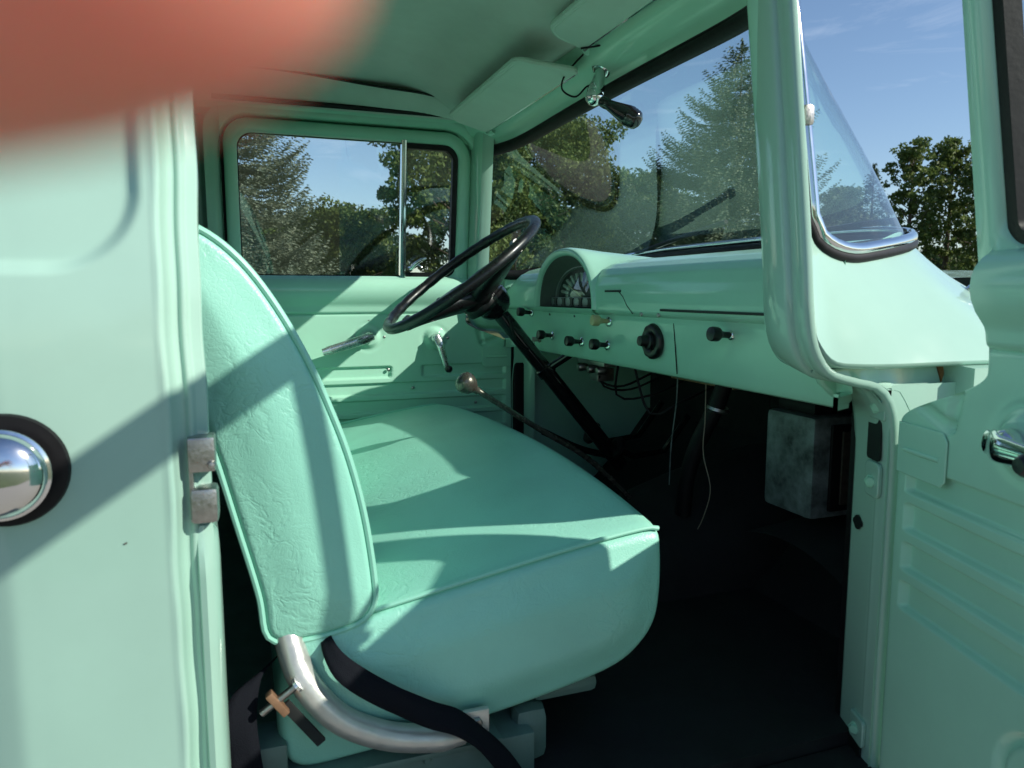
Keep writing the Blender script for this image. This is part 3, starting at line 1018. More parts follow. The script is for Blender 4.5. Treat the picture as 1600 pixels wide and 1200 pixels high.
        for a in np.linspace(-0.012, ln, 18):
            k = (a + 0.012) / (ln + 0.012)
            ww = w0 + (w1 - w0) * k
            if k > 0.94: ww *= 0.86
            if k < 0.08: ww *= 0.75
            oo_ = -0.030 - 0.014 * sst(0.0, 0.35, k)
            P_.append([L2(a, ww * math.cos(t), oo_ + 0.0065 * math.sin(t)) for t in np.linspace(0, 2 * math.pi, 16, endpoint=False)])
        h.grid(P_, cv=True)
        h.add(P_[-1], [tuple(range(16))]); h.add(P_[0], [tuple(range(16))])
        return h, L2
    h, L2 = lever(0.452, 1.122, R(-16), 0.142, 0.0150, 0.0120)
    # angle: pointing rearwards and a little down
    h.build('door_handle', SATIN, door, angle=50)
    ri = MB()
    for b in (-0.0065, -0.0035, 0.0, 0.0035, 0.0065):
        ri.tube([L2(a, b * (1 - 0.15 * k), -0.0505) for k, a in zip(np.linspace(0, 1, 6), np.linspace(0.045, 0.118, 6))], 0.0005, 6)
    ri.build('grip_rib', KNOBMET, door)
    cang = R(-105 if side > 0 else 0)
    h, L2 = lever(0.249 if side > 0 else 0.212, 1.114 if side > 0 else 1.098, cang, 0.095, 0.0130 if side > 0 else 0.017, 0.0085)
    h.build('window_crank', SATIN if side > 0 else CHROME, door, angle=50)
    ri = MB()
    for b in (-0.005, -0.0017, 0.0017, 0.005):
        ri.tube([L2(a, b, -0.0503) for a in np.linspace(0.024, 0.085, 5)], 0.0005, 6)
    ri.build('grip_rib', KNOBMET, door)
    kb = MB()
    kb.lathe([(0.0, 0.034), (0.007, 0.033), (0.0105, 0.028), (0.0115, 0.020), (0.009, 0.010), (0.006, 0.0)], L2(0.092, 0, -0.046), (0, -1 if side > 0 else 1, 0), 18)
    kb.build('crank_knob', BLACKP, door)
    # ---- panel screws
    for (su, sz) in ((0.449, 1.172), (0.491, 1.122), (0.404, 1.120), (0.208, 1.114), (0.394, 1.022), (0.32, 0.964), (0.12, 0.91), (0.70, 1.10))[:8 if side > 0 else 0]:
        sc = MB()
        sc.lathe([(0.0, 0.0018), (0.0032, 0.0016), (0.0048, 0.0004), (0.005, -0.002)], W(su, 0.0015, sz), (0, -1 if side > 0 else 1, 0), 12)
        sc.build('panel_screw', STEEL, door)
    # ---- hinge cover plate
    pl = MB()
    poly = [(0.004, 1.020), (0.092, 1.020), (0.100, 1.028), (0.100, 1.076), (0.092, 1.086), (0.004, 1.086)]
    pl.prism(poly, -0.0015, -0.004, lambda p, q, a: W(p, a, q))
    pl.build('hinge_cover', PAINT_IN, door, bevel=0.0012)
    MB().tube([W(0.018, -0.0035, 1.052), W(0.05, -0.0035, 1.052), (W(0.088, -0.0035, 1.052))], [0.003, 0.0036, 0.003], 10).build('cover_ridge', PAINT_IN, door)
    return door

dd = make_door(1, 'door', 'driver side door, closed, sunlight across its panel')
pd = make_door(-1, 'door', 'open passenger door, its inner panel in shade')
rot_about(pd, (0.877, -0.802, 0.0), R(74))

# dark gap and body flange round the driver door
n = 10
def Wf(u, o, z): return (0.80 - u, 0.70 + o - 0.16 * max(0.0, z - 1.30), z)
o1 = rrect(0.134, 0.836, 1.20, 1.720, (0.02, 0.02, 0.072, 0.092), n)
o2 = rrect(0.131, 0.839, 1.20, 1.723, (0.02, 0.02, 0.074, 0.094), n)
o3 = rrect(0.122, 0.858, 1.19, 1.742, (0.02, 0.02, 0.080, 0.100), n)
o4 = rrect(0.116, 0.876, 1.19, 1.752, (0.02, 0.02, 0.080, 0.100), n)
MB().grid([[Wf(u, o, z) for u, z in lp] for lp, o in ((o1, 0.05), (o1, 0.012), (o2, 0.004), (o3, 0.000), (o4, 0.006), (o4, 0.03))], cv=True).build('door_surround', PAINT_IN, shell, angle=50)
oo1 = rrect(0.10, 0.87, 1.19, 1.75, 0.08, n); oo2 = rrect(0.15, 0.82, 1.27, 1.70, 0.06, n)
MB().grid([[Wf(u, 0.058, z) for u, z in lp] for lp in (oo1, oo2)], cv=True).build('gap_shade_filler', BLACKR, shell)  # black sheet behind the gap, standing in for its shade
MB().tube([(x, 0.612, 1.752) for x in np.linspace(-0.05, 0.66, 12)], 0.007, 8).build('rail_weatherstrip', BLACKR, shell)

# ------------------------------------------------------------------ dashboard
prof = [(0.860, 1.110), (0.838, 1.094), (0.822, 1.0845), (0.812, 1.083), (0.806, 1.086), (0.803, 1.092), (0.800, 1.11), (0.796, 1.14), (0.792, 1.17), (0.789, 1.192), (0.786, 1.2005), (0.777, 1.2045), (0.773, 1.2085), (0.7715, 1.214), (0.7700, 1.232), (0.7700, 1.252), (0.7735, 1.270), (0.782, 1.289), (0.797, 1.305), (0.82, 1.317), (0.86, 1.327), (0.92, 1.333), (1.00, 1.336), (1.06, 1.340), (1.092, 1.345)]
pr = lin(prof, 0.006)
rows = []
for y in np.linspace(-0.698, 0.698, 150):
    k = abs(y)
    e = sst(0.60, 0.72, k)
    r = []
    for x, z in pr:
        lim = wpt(min(0.97, 0.97), 0)[0]
        xm = x
        if x > 0.80:      # keep the cowl top inside the glass
            q = min(1.0, k / 0.700)
            xmax = 0.715 + 0.375 * (1 - q ** WN) - 0.004
            xm = min(x, max(xmax, 0.775))
        r.append((xm, y, z - 0.050 * e * float(sst(1.24, 1.31, z))))
    rows.append(r)
dm = MB().grid(rows)
def in_gauge(f):
    c = np.mean([dm.v[i] for i in f], 0)
    return abs(c[1] - 0.235) < 0.168 and c[2] > 1.2155
dm.f = [f for f in dm.f if not in_gauge(f)]
dash = dm.build('dashboard', PAINT_IN, truck, angle=35)
# long slot over the glove box, vertical seam, small seam lines
MB().box((0.7705, -0.405, 1.217), (0.006, 0.34, 0.0045)).build('slot', DIAL, dash, smooth=False)
MB().box((0.7945, -0.252, 1.142), (0.0024, 0.0009, 0.100), rot=Matrix.Rotation(R(-6), 3, 'Y')).build('panel_seam', DARKPAD, dash, smooth=False)
MB().box((0.7695, -0.035, 1.2545), (0.005, 0.070, 0.004)).build('slot', DIAL, dash, smooth=False)
MB().tube([(0.7695, -0.062, 1.2535), (0.7695, -0.08, 1.243), (0.7700, -0.10, 1.222), (0.7712, -0.122, 1.207)], 0.0008, 6).build('panel_seam', DARKPAD, dash)
for y in (-0.155, -0.222):
    MB().lathe([(0, 0.002), (0.004, 0.0015), (0.005, -0.001)], (0.772, y, 1.207), (-1, 0, 0), 10).build('dash_screw', STEEL, dash)
for y in (0.205, 0.365):
    MB().lathe([(0, 0.001), (0.003, 0.001), (0.0035, -0.002)], (0.788, y, 1.193), (-1, 0, 0), 10).build('dash_screw', DIAL, dash)
# dash end trim on the near side
MB().prism([(0.76, 1.26), (0.752, 1.235), (0.750, 1.20), (0.757, 1.15), (0.775, 1.12), (0.80, 1.10), (0.83, 1.11), (0.83, 1.26)], -0.668, -0.655, lambda p, q, a: (p, a, q)).build('dash_end', PAINT_IN, dash, bevel=0.004)
MB().box((0.84, 0.0, 1.10), (0.05, 1.30, 0.012)).build('dash_brace', DARKPAD, dash, smooth=False)

# gauge hood
YC = 0.235
def arch(x, a, b, zc, n=44, p=2.2, yc=YC, tilt=0.0):
    r = []
    for t in np.linspace(math.pi, 0, n):
        c, s_ = math.cos(t), math.sin(t)
        zz_ = b * abs(s_) ** (2 / p)
        r.append((x + tilt * zz_, yc + a * math.copysign(abs(c) ** (2 / p), c), zc + zz_))
    return r
lip = [(0.7650, 0.174, 0.138), (0.7625, 0.178, 0.1425), (0.7630, 0.182, 0.147), (0.767, 0.185, 0.150), (0.778, 0.190, 0.152), (0.805, 0.200, 0.150), (0.845, 0.22, 0.144), (0.90, 0.25, 0.136), (0.95, 0.29, 0.126), (1.00, 0.33, 0.117), (1.05, 0.36, 0.112)]
def skew(P_):   # inboard flank sweeps further across the cowl
    out = []
    for x, y, z in P_:
        if y < YC:
            y = YC - (YC - y) * (1 + 0.8 * sst(0.80, 1.0, x))
        else:
            y = min(y, 0.58)
        out.append((x, y, z))
    return out
rows = [skew(arch(x, a, b, 1.212)) for x, a, b in lip]
rows = [arch(0.773, 0.164, 0.128, 1.215), arch(0.766, 0.169, 0.133, 1.213)] + rows
hoodo = MB().grid(rows).build('gauge_hood', PAINT_IN, truck, angle=60)
MB().grid([[(0.7635, YC + sg * 0.178, 1.214), (0.768, YC + sg * 0.176, 1.206), (0.786, YC + sg * 0.17, 1.1985)] for sg in (-1, 1)]).build('hood_base', PAINT_IN, hoodo)
# liner slopes down to the instrument face
rows = [arch(x, a, b, 1.214, yc=yc) for x, a, b, yc in ((0.772, 0.165, 0.129, YC), (0.785, 0.164, 0.122, YC - 0.002), (0.805, 0.163, 0.108, YC - 0.006), (0.822, 0.163, 0.098, YC - 0.010))]
MB().grid(rows).build('hood_liner', GREYIN, hoodo)
MB().grid([[(0.770, YC + sg * 0.165, 1.2142), (0.83, YC + sg * 0.165, 1.2142)] for sg in (-1, 1)]).build('liner_floor', GREYIN, hoodo)
YD = YC - 0.012
def half(x, a, b, zc, n=36):
    return [(x, YD + a * math.cos(t), zc + b * math.sin(t)) for t in np.linspace(math.pi, 0, n)]
bk = half(0.8225, 0.175, 0.110, 1.214)
MB().add(bk, [tuple(range(len(bk)))]).build('instrument_panel', GREYIN, hoodo, smooth=False)
rows = [half(0.820, 0.160, 0.084, 1.240), half(0.812, 0.159, 0.083, 1.240), half(0.8115, 0.153, 0.077, 1.240), half(0.819, 0.151, 0.075, 1.240)]
MB().grid(rows).build('dial_bezel', BEZEL, hoodo)
dl = half(0.8185, 0.152, 0.076, 1.240)
MB().add(dl, [tuple(range(len(dl)))]).build('speedometer_dial', DIAL, hoodo, smooth=False)
for i in range(11):
    a = math.pi * (0.08 + 0.84 * i / 10)
    c, s_ = math.cos(a), math.sin(a)
    MB().tube([(0.817, YD + 0.088 * c, 1.240 + 0.040 * s_), (0.817, YD + 0.128 * c, 1.240 + 0.062 * s_)], [0.0032, 0.0046], 6).build('dial_mark', IVORY, hoodo)
MB().tube([(0.816, YD, 1.243), (0.816, YD + 0.085, 1.270)], [0.003, 0.001], 6).build('needle', CREAM, hoodo)
# the clear cover is dished and catches the light
rows = [[(0.8125 - 0.016 * (1 - k * k), YD + 0.153 * k * math.cos(t), 1.240 + 0.077 * k * math.sin(t)) for t in np.linspace(0, math.pi, 24)] for k in np.linspace(0.02, 1, 8)]
MB().grid(rows).build('dial_cover', GLASS, hoodo)
MB().box((0.806, YD, 1.2275), (0.010, 0.322, 0.0235), bev=0.001).build('indicator_strip', BEZEL, hoodo)
for i in range(6):
    y = YD + 0.130 - i * 0.052
    MB().box((0.8005, y, 1.2275), (0.004, 0.014, 0.0185)).box((0.8002, y, 1.2360), (0.004, 0.022, 0.0035)).box((0.8002, y, 1.2190), (0.004, 0.022, 0.0035)).build('indicator_window', DIAL, hoodo, smooth=False)

# dash knobs
def knob(y, z, m=BLACKP, name='pull_knob', x=None, scale=1.0):
    x0 = np.interp(z, [1.09, 1.20], [0.803, 0.788]) if x is None else x
    fer = MB().lathe([(0.0125 * scale, -0.001), (0.0125 * scale, 0.002), (0.0095 * scale, 0.0045), (0.006 * scale, 0.005)], (x0, y, z), (-1, 0, 0.08), 20).build('knob_ferrule', CHROME, dash)
    k = MB().lathe([(0.0055, 0.0), (0.0055, 0.014), (0.0062, 0.020), (0.0085, 0.024), (0.0118, 0.027), (0.0128, 0.031), (0.0128, 0.040), (0.0118, 0.0435), (0.007, 0.0445), (0.0, 0.0447)], (x0, y, z), (-1, 0, 0.08), 22)
    return k.build(name, m, dash)
knob(0.500, 1.194); knob(0.365, 1.135); knob(0.180, 1.129); knob(0.040, 1.130); knob(0.020, 1.186, CREAM)
knob(-0.432, 1.178, scale=0.7)
# scalloped control dial
sc = MB()
P_ = []
for r0, h, am in ((0.036, 0.0, 0), (0.037, 0.005, 0.0), (0.036, 0.010, 0.05), (0.032, 0.0125, 0.05), (0.022, 0.012, 0), (0.018, 0.010, 0)):
    P_.append([(0.7935 - h, -0.175 + r0 * (1 - am * (0.5 + 0.5 * math.cos(10 * t))) * math.cos(t), 1.152 + r0 * (1 - am * (0.5 + 0.5 * math.cos(10 * t))) * math.sin(t)) for t in np.linspace(0, 2 * math.pi, 80, endpoint=False)])
sc.grid(P_, cv=True)
sc.build('control_dial', BLACKP, dash, angle=50)
MB().lathe([(0.018, 0.010), (0.017, 0.018), (0.013, 0.020), (0.011, 0.030), (0.010, 0.036), (0.0, 0.037)], (0.7935, -0.175, 1.152), (-1, 0, 0.05), 24).build('dial_hub', BLACKP, dash)
# ignition key with tag
ky = MB()
ky.lathe([(0.010, 0.0), (0.010, 0.004), (0.0, 0.005)], (0.7985, 0.46, 1.120), (-1, 0, 0), 16)
ky.box((0.785, 0.46, 1.120), (0.022, 0.003, 0.014), bev=0.001)
ky.tube([(0.778 + 0.0 * i, 0.46 + 0.010 * math.sin(i * math.pi / 6), 1.104 + 0.010 * math.cos(i * math.pi / 6)) for i in range(13)], 0.0012, 6, caps=False)
ky.box((0.778, 0.462, 1.085), (0.004, 0.014, 0.020), bev=0.001)
ky.build('ignition_key', STEEL, dash)
# reserve: wiper motor clutter, wires and hoses below the dash
cl = MB()
cl.box((0.90, 0.24, 1.075), (0.10, 0.16, 0.020), bev=0.003)
for y in (0.30, 0.24, 0.19):
    cl.lathe([(0.011, 0.0), (0.012, 0.02), (0.009, 0.026), (0.0, 0.027)], (0.87, y, 1.055), (-1, 0, -0.1), 14)
cl.box((0.90, 0.27, 1.035), (0.05, 0.05, 0.035), bev=0.004)
cl.build('switch_cluster', STEEL, dash)
for i, (ya, yb, yc2) in enumerate(((0.33, 0.31, 0.26), (0.22, 0.25, 0.20), (0.12, 0.16, 0.09), (0.05, 0.00, -0.04))):
    MB().tube(cr([(0.87, ya, 1.09), (0.89, yb, 1.03 - 0.02 * i), (0.95, yc2, 1.00), (1.10, yc2 + 0.03, 1.04), (1.28, yc2, 1.08)], 22), 0.003, 6).build('wire', BLACKR, dash)
MB().tube(cr([(0.87, -0.145, 1.09), (0.872, -0.140, 1.02), (0.868, -0.13, 0.92), (0.872, -0.12, 0.83)], 20), 0.0014, 6).build('cable', HEATER, dash)
MB().tube(cr([(0.865, -0.255, 1.09), (0.866, -0.255, 1.00), (0.862, -0.258, 0.93), (0.87, -0.275, 0.86), (0.865, -0.262, 0.80), (0.86, -0.25, 0.77)], 24), 0.0011, 6).build('cable', BRONZE_W, dash)
MB().tube(cr([(0.95, -0.20, 1.06), (0.94, -0.18, 1.00), (0.92, -0.15, 0.92), (0.91, -0.13, 0.84), (0.91, -0.12, 0.76)], 20), 0.018, 10).build('heater_hose', BLACKR, dash)
MB().lathe([(0.022, -0.004), (0.024, 0.0), (0.022, 0.006)], (0.945, -0.185, 1.005), (0.1, -0.2, 0.95), 18).build('hose_clamp', STEEL, dash)
MB().box((1.05, 0.02, 1.04), (0.02, 0.26, 0.016)).build('linkage_bar', COPPER, dash, smooth=False)
# heater
ht = MB().box((1.045, -0.365, 0.925), (0.13, 0.135, 0.195), bev=0.012).build('heater_box', HEATER, truck)
MB().box((1.06, -0.4355, 0.925), (0.085, 0.008, 0.165), bev=0.003).build('heater_frame', BLACKR, ht)
MB().box((1.068, -0.4405, 0.925), (0.058, 0.006, 0.140), bev=0.002).build('heater_core', BRONZE, ht)
MB().box((1.04, -0.37, 1.035), (0.10, 0.10, 0.022), bev=0.006).build('heater_lid', BLACKR, ht)
MB().grid([[(x, y, 0.79 - 0.06 * ((y + 0.40) / 0.2) ** 2 + 0.10 * (x - 1.0)) for y in np.linspace(-0.60, -0.28, 10)] for x in np.linspace(0.95, 1.25, 8)]).build('duct_cover', DARKPAD, ht)

# ------------------------------------------------------------------ steering
CY = 0.36
hub = Vector((0.570, CY, 1.288))
cdir = Vector((0.335, 0, -0.40)).normalized()      # down the column
colu = MB().tube([Vector((0.614, CY, 1.232)), Vector((0.614, CY, 1.232)) + cdir * 0.30, Vector((0.614, CY, 1.232)) + cdir * 0.62], 0.0215, 20).build('steering_column', BLACKG, truck)
MB().lathe([(0.020, 0.11), (0.036, 0.10), (0.046, 0.085), (0.049, 0.065), (0.049, 0.050), (0.044, 0.046), (0.044, 0.040), (0.050, 0.036), (0.050, 0.020), (0.046, 0.012), (0.0, 0.010)], hub + cdir * 0.012, cdir, 32).build('signal_housing', BLACKG, colu)
cb = Vector((0.614, CY, 1.232)) + cdir * 0.25
cl = MB().lathe([(0.0215, -0.014), (0.026, -0.012), (0.026, 0.012), (0.0215, 0.014)], cb, cdir, 20)
cl.tube([cb, cb + Vector((0.05, -0.06, 0.05)), cb + Vector((0.09, -0.11, 0.085))], 0.011, 10)
cl.build('column_clamp', BLACKG, colu)
sk = MB()
sk.tube([hub + cdir * 0.07, hub + cdir * 0.060 + Vector((-0.06, 0.04, 0.0)), hub + cdir * 0.06 + Vector((-0.105, 0.09, -0.015))], 0.004, 8)
sp = hub + cdir * 0.06 + Vector((-0.105, 0.09, -0.015))
sk.lathe([(0.0, 0.012), (0.006, 0.0105), (0.0105, 0.006), (0.012, 0.0), (0.0105, -0.006), (0.006, -0.0105), (0.0, -0.012)], sp, (0, 0, 1), 16)
sk.build('signal_lever', BLACKG, colu)
MB().tube(cr([hub + cdir * 0.10 + Vector((0.02, -0.04, -0.02)), hub + cdir * 0.17 + Vector((0.0, -0.03, -0.03)), hub + cdir * 0.26 + Vector((0, -0.01, 0.0))], 14), 0.004, 8).build('column_wire', BLACKR, colu)

ax = Vector((-0.60, 0, 0.80)).normalized()          # wheel axis (towards the driver)
e1 = Vector((0.80, 0, 0.60)).normalized(); e2 = Vector((0, -1, 0))
wc = Vector((0.536, CY, 1.300)); RW = 0.232
sw = MB()
rings = []
for i in range(96):
    t = 2 * math.pi * i / 96
    d = e1 * math.cos(t) + e2 * math.sin(t)
    rr_ = 0.0138 + 0.0008 * math.cos(30 * t) * (1 if math.sin(t) < 0 else 0.2)
    rings.append([wc + d * (RW + rr_ * math.cos(2 * math.pi * j / 14)) + ax * rr_ * math.sin(2 * math.pi * j / 14) for j in range(14)])
sw.grid(rings, cu=True, cv=True)
swo = sw.build('steering_wheel', BLACKP, truck)
for (a, b) in ((0.46, 0.89), (-0.90, 0.44)):
    d = (e1 * a + e2 * b).normalized()
    sd = d.cross(ax)
    rows = []
    for k in np.linspace(0, 1, 14):
        rad = 0.02 + (RW - 0.02) * k
        drop = -0.056 * (1 - k) - 0.003
        wd = 0.080 * (1 - k) + 0.020 * k + 0.016 * math.sin(math.pi * k)
        th = 0.040 * (1 - k) ** 1.3 + 0.0135 * k
        c0 = wc + d * rad + ax * drop
        rows.append([c0 + sd * wd * math.copysign(abs(math.cos(t)) ** 0.6, math.cos(t)) + ax * th * math.sin(t) for t in np.linspace(0, 2 * math.pi, 16, endpoint=False)])
    MB().grid(rows, cv=True).build('spoke', BLACKP, swo)
    jp = wc + d * (RW - 0.012)
    MB().tube([jp - d * 0.006, jp + d * 0.006], 0.0165, 14).build('spoke_joint', STEEL, swo)
MB().lathe([(0.050, 0.045), (0.060, 0.020), (0.062, 0.0), (0.054, -0.014), (0.030, -0.022), (0.0, -0.024)], wc - ax * 0.050, -ax, 36).build('horn_button', BLACKP, swo)
MB().lathe([(0.047, 0.055), (0.052, 0.045), (0.052, 0.02), (0.045, 0.010), (0.040, 0.002), (0.02, -0.004), (0.0, -0.006)], wc - ax * 0.058, -ax, 32).build('wheel_hub', BLACKP, swo)

# shift lever
sh = MB().tube(cr([(0.455, 0.0, 1.052), (0.50, 0.002, 1.022), (0.62, 0.012, 0.945), (0.74, 0.02, 0.87), (0.86, 0.02, 0.76)], 26), [0.0065] * 26, 10).build('shift_lever', KNOBMET, truck)
kd = Vector((-0.80, -0.02, 0.55)).normalized()
MB().lathe([(0.008, -0.026), (0.0085, -0.018), (0.012, -0.014), (0.018, -0.008), (0.0225, 0.002), (0.0235, 0.010), (0.022, 0.018), (0.016, 0.024), (0.008, 0.027), (0.0, 0.028)], (0.448, 0.0, 1.056), kd, 28).build('shift_knob', KNOBMET, sh)
MB().tube(cr([(0.75, 0.32, 0.88), (0.85, 0.30, 0.83), (0.95, 0.30, 0.80)], 10), 0.009, 8).build('pedal_arm', BLACKG, truck)
# pedals, round pads
def pedal(c):
    p = MB().lathe([(0.0, 0.006), (0.010, 0.0065), (0.012, 0.005), (0.018, 0.005), (0.020, 0.0065), (0.028, 0.006), (0.034, 0.003), (0.035, -0.006), (0.0, -0.007)], c, (-0.85, 0, 0.5), 28).build('pedal', BLACKR, truck)
    v = Vector(c)
    MB().tube([v, v + Vector((0.06, 0, -0.03)), v + Vector((0.16, 0, -0.02)), v + Vector((0.24, 0, 0.08))], 0.009, 8).build('pedal_stem', BLACKG, p)
pedal((0.965, 0.46, 0.838)); pedal((0.985, 0.345, 0.812))

# ------------------------------------------------------------------ bench seat
seat = empty('bench_seat', (0.2, 0, 0.66), truck)
seat.location = (0, 0, 0)
def upholster(prof, y0, y1, name, parent, n=120, roundness=0.018, puff=0.010, crown=None, pipe_r=0.0042, pipe_in=0.006, pipe_sel=None):
    """prof: closed loop in (x,z). Lofted across the cab with softened, puffed ends."""
    Q = cr(prof, n, closed=True)
    c = Q.mean(0)
    # inward normals by polygon offset
    T = np.roll(Q, -1, 0) - np.roll(Q, 1, 0)
    T /= np.linalg.norm(T, axis=1)[:, None]
    Nn = np.stack([-T[:, 1], T[:, 0]], 1)
    area = 0.5 * np.sum(Q[:, 0] * np.roll(Q[:, 1], -1) - np.roll(Q[:, 0], -1) * Q[:, 1])
    if area < 0: Nn = -Nn
    def ring(y, inset):
        P_ = Q + Nn * inset
        x, z = P_[:, 0], P_[:, 1].copy()
        if crown is not None:
            z = z + crown(x, y, z)
        return [(a, y, b) for a, b in zip(x, z)]
    ys, ins = [], []
    for t in np.linspace(0, 90, 6):
        ys.append(y0 + roundness * (1 - math.sin(R(t)))); ins.append(roundness * 0.55 * (1 - math.cos(R(t))))
    ys = ys[::-1]; ins = ins[::-1]
    mid = list(np.linspace(y0 + roundness, y1 - roundness, 60))[1:-1]
    ys2 = [y1 - (y - y0) for y in ys][::-1]
    rings = [ring(y, i) for y, i in zip(ys, ins)] + [ring(y, 0) for y in mid] + [ring(y, i) for y, i in zip(ys2, ins[::-1])]
    # puffed end panels run on from the rounded edge in the same skin
    def caps(yy, sg):
        base = np.array(ring(yy, roundness * 0.55))
        cc = base.mean(0)
        out = []
        for k in np.linspace(0, 1, 16)[1:]:
            b2 = cc + (base - cc) * max(1 - k, 0.002)
            dd_ = np.min(np.hypot(b2[:, None, 0] - base[None, :, 0], b2[:, None, 2] - base[None, :, 2]), axis=1)
            b2[:, 1] = yy + sg * puff * sst(-0.012, 0.055, dd_) - sg * puff * float(sst(-0.012, 0.055, 0.0))
            out.append([tuple(p) for p in b2])
        return out
    rings = caps(y0, -1)[::-1] + rings + caps(y1, 1)
    m = MB().grid(rings, cv=True)
    o = m.build(name, VINYL, parent, angle=0)
    for yy, sg in ((y0, 1), (y1, -1)):
        pp = np.array(ring(yy + sg * pipe_in, -0.0010))
        pm_ = MB()
        pts = [Vector(p) for p in pp] + [Vector(pp[0]), Vector(pp[1])] if pipe_sel is None else [Vector(p) for p, q2 in zip(pp, Q) if pipe_sel(q2)]
        pm_.tube(pts, pipe_r, 8, caps=False)
        pm_.build('piping', PIPING, parent)
    return o
backp = [(0.138, 0.868), (0.139, 0.90), (0.129, 0.98), (0.112, 1.055), (0.090, 1.120), (0.066, 1.178), (0.036, 1.235), (0.004, 1.281), (-0.030, 1.312), (-0.062, 1.325), (-0.090, 1.316), (-0.100, 1.290), (-0.090, 1.235), (-0.068, 1.17), (-0.040, 1.09), (-0.014, 0.985), (0.006, 0.90), (0.012, 0.852), (0.030, 0.838), (0.075, 0.838), (0.120, 0.848)]
bo = upholster(backp, -0.625, 0.645, 'backrest', seat)
def ccrown(x, y, z):
    k = min(1.0, abs((y - 0.005) / 0.63))
    top = sst(0.84, 0.90, z)
    return top * (0.036 * (1 - k ** 4) + 0.006 * np.sin(5 * y + 2) * (1 - k ** 4))
cushp = [(0.050, 0.845), (0.130, 0.856), (0.26, 0.878), (0.40, 0.902), (0.49, 0.915), (0.535, 0.918), (0.548, 0.908), (0.552, 0.88), (0.552, 0.83), (0.545, 0.785), (0.522, 0.750), (0.48, 0.722), (0.40, 0.702), (0.28, 0.683), (0.12, 0.668), (0.04, 0.670), (0.02, 0.72), (0.03, 0.80)]
co = upholster(cushp, -0.622, 0.642, 'cushion', seat, crown=ccrown, roundness=0.028, puff=0.016, pipe_r=0.0034, pipe_sel=lambda q2: q2[1] > 0.838 and q2[0] < 0.546 and q2[0] > 0.05, pipe_in=0.007)
# hinge tube
tb = MB()
tp = cr([(0.030, -0.585, 0.875), (0.036, -0.610, 0.840), (0.048, -0.634, 0.800), (0.070, -0.643, 0.765), (0.100, -0.647, 0.735), (0.150, -0.648, 0.708), (0.205, -0.648, 0.694), (0.245, -0.648, 0.690)], 40)
tb.tube(tp, [0.0172] * 36 + [0.0165, 0.015, 0.0135, 0.012], 18)
tbo = tb.build('hinge_tube', SILVER, seat)
MB().box((0.262, -0.642, 0.700), (0.036, 0.010, 0.036), bev=0.004).build('tube_tab', SILVER, seat)
MB().lathe([(0.0, 0.005), (0.006, 0.0045), (0.008, 0.002), (0.008, 0.0)], (0.262, -0.648, 0.702), (0, -1, 0), 6).build('tab_bolt', STEEL, seat)
# seat belt ribbon
def ribbon(name, pts, wdir, width, parent, m=BELT):
    P_ = cr(pts, 40)
    Wd = cr(wdir, 40)
    rows = []
    for p, w_ in zip(P_, Wd):
        w_ = w_ / np.linalg.norm(w_)
        rows.append([p - w_ * width / 2, p - w_ * width / 6, p + w_ * width / 6, p + w_ * width / 2])
    return MB().grid(rows).build(name, m, parent, solid=0.0016)
ribbon('seat_belt', [(0.078, -0.600, 0.838), (0.080, -0.634, 0.830), (0.094, -0.660, 0.812), (0.135, -0.670, 0.780), (0.193, -0.672, 0.742), (0.231, -0.672, 0.722), (0.268, -0.672, 0.686), (0.300, -0.672, 0.640), (0.330, -0.672, 0.575)],
       [(0.3, 0.9, 0.3), (0.35, 0.7, 0.6), (0.3, 0.3, 0.9), (0.3, 0.1, 0.95), (0.3, 0.75, 0.6), (0.35, 0.8, 0.5), (0.6, 0.5, 0.6), (0.8, 0.2, 0.45), (0.9, 0.1, 0.3)], 0.031, seat)
ribbon('seat_belt', [(0.010, -0.60, 0.80), (-0.012, -0.63, 0.795), (-0.022, -0.65, 0.765), (-0.020, -0.655, 0.72), (-0.012, -0.655, 0.66), (-0.006, -0.655, 0.60)],
       [(0.6, 0.6, 0.2), (0.8, 0.4, 0.2), (0.9, 0.3, 0.0), (0.95, 0.1, 0), (0.7, 0.5, 0), (0.5, 0.8, 0)], 0.040, seat)
rot = Matrix.Rotation(R(-28), 3, 'Y')
an = MB().box((0.020, -0.655, 0.781), (0.009, 0.012, 0.034), rot=Matrix.Rotation(R(-35), 3, 'Y') , bev=0.002).build('belt_anchor', COPPER, seat)
MB().tube([(0.002, -0.655, 0.772), (0.044, -0.655, 0.800)], 0.0045, 10).build('anchor_bolt', STEEL, seat)
MB().lathe([(0.0, 0.003), (0.009, 0.002), (0.0095, -0.002), (0.0, -0.003)], (0.043, -0.655, 0.7995), (0.8, 0, 0.6), 18).build('anchor_washer', SATIN, seat)
MB().box((0.048, -0.650, 0.748), (0.012, 0.006, 0.070), rot=Matrix.Rotation(R(-35), 3, 'Y'), bev=0.001).build('anchor_strap', DARKPAD, seat)

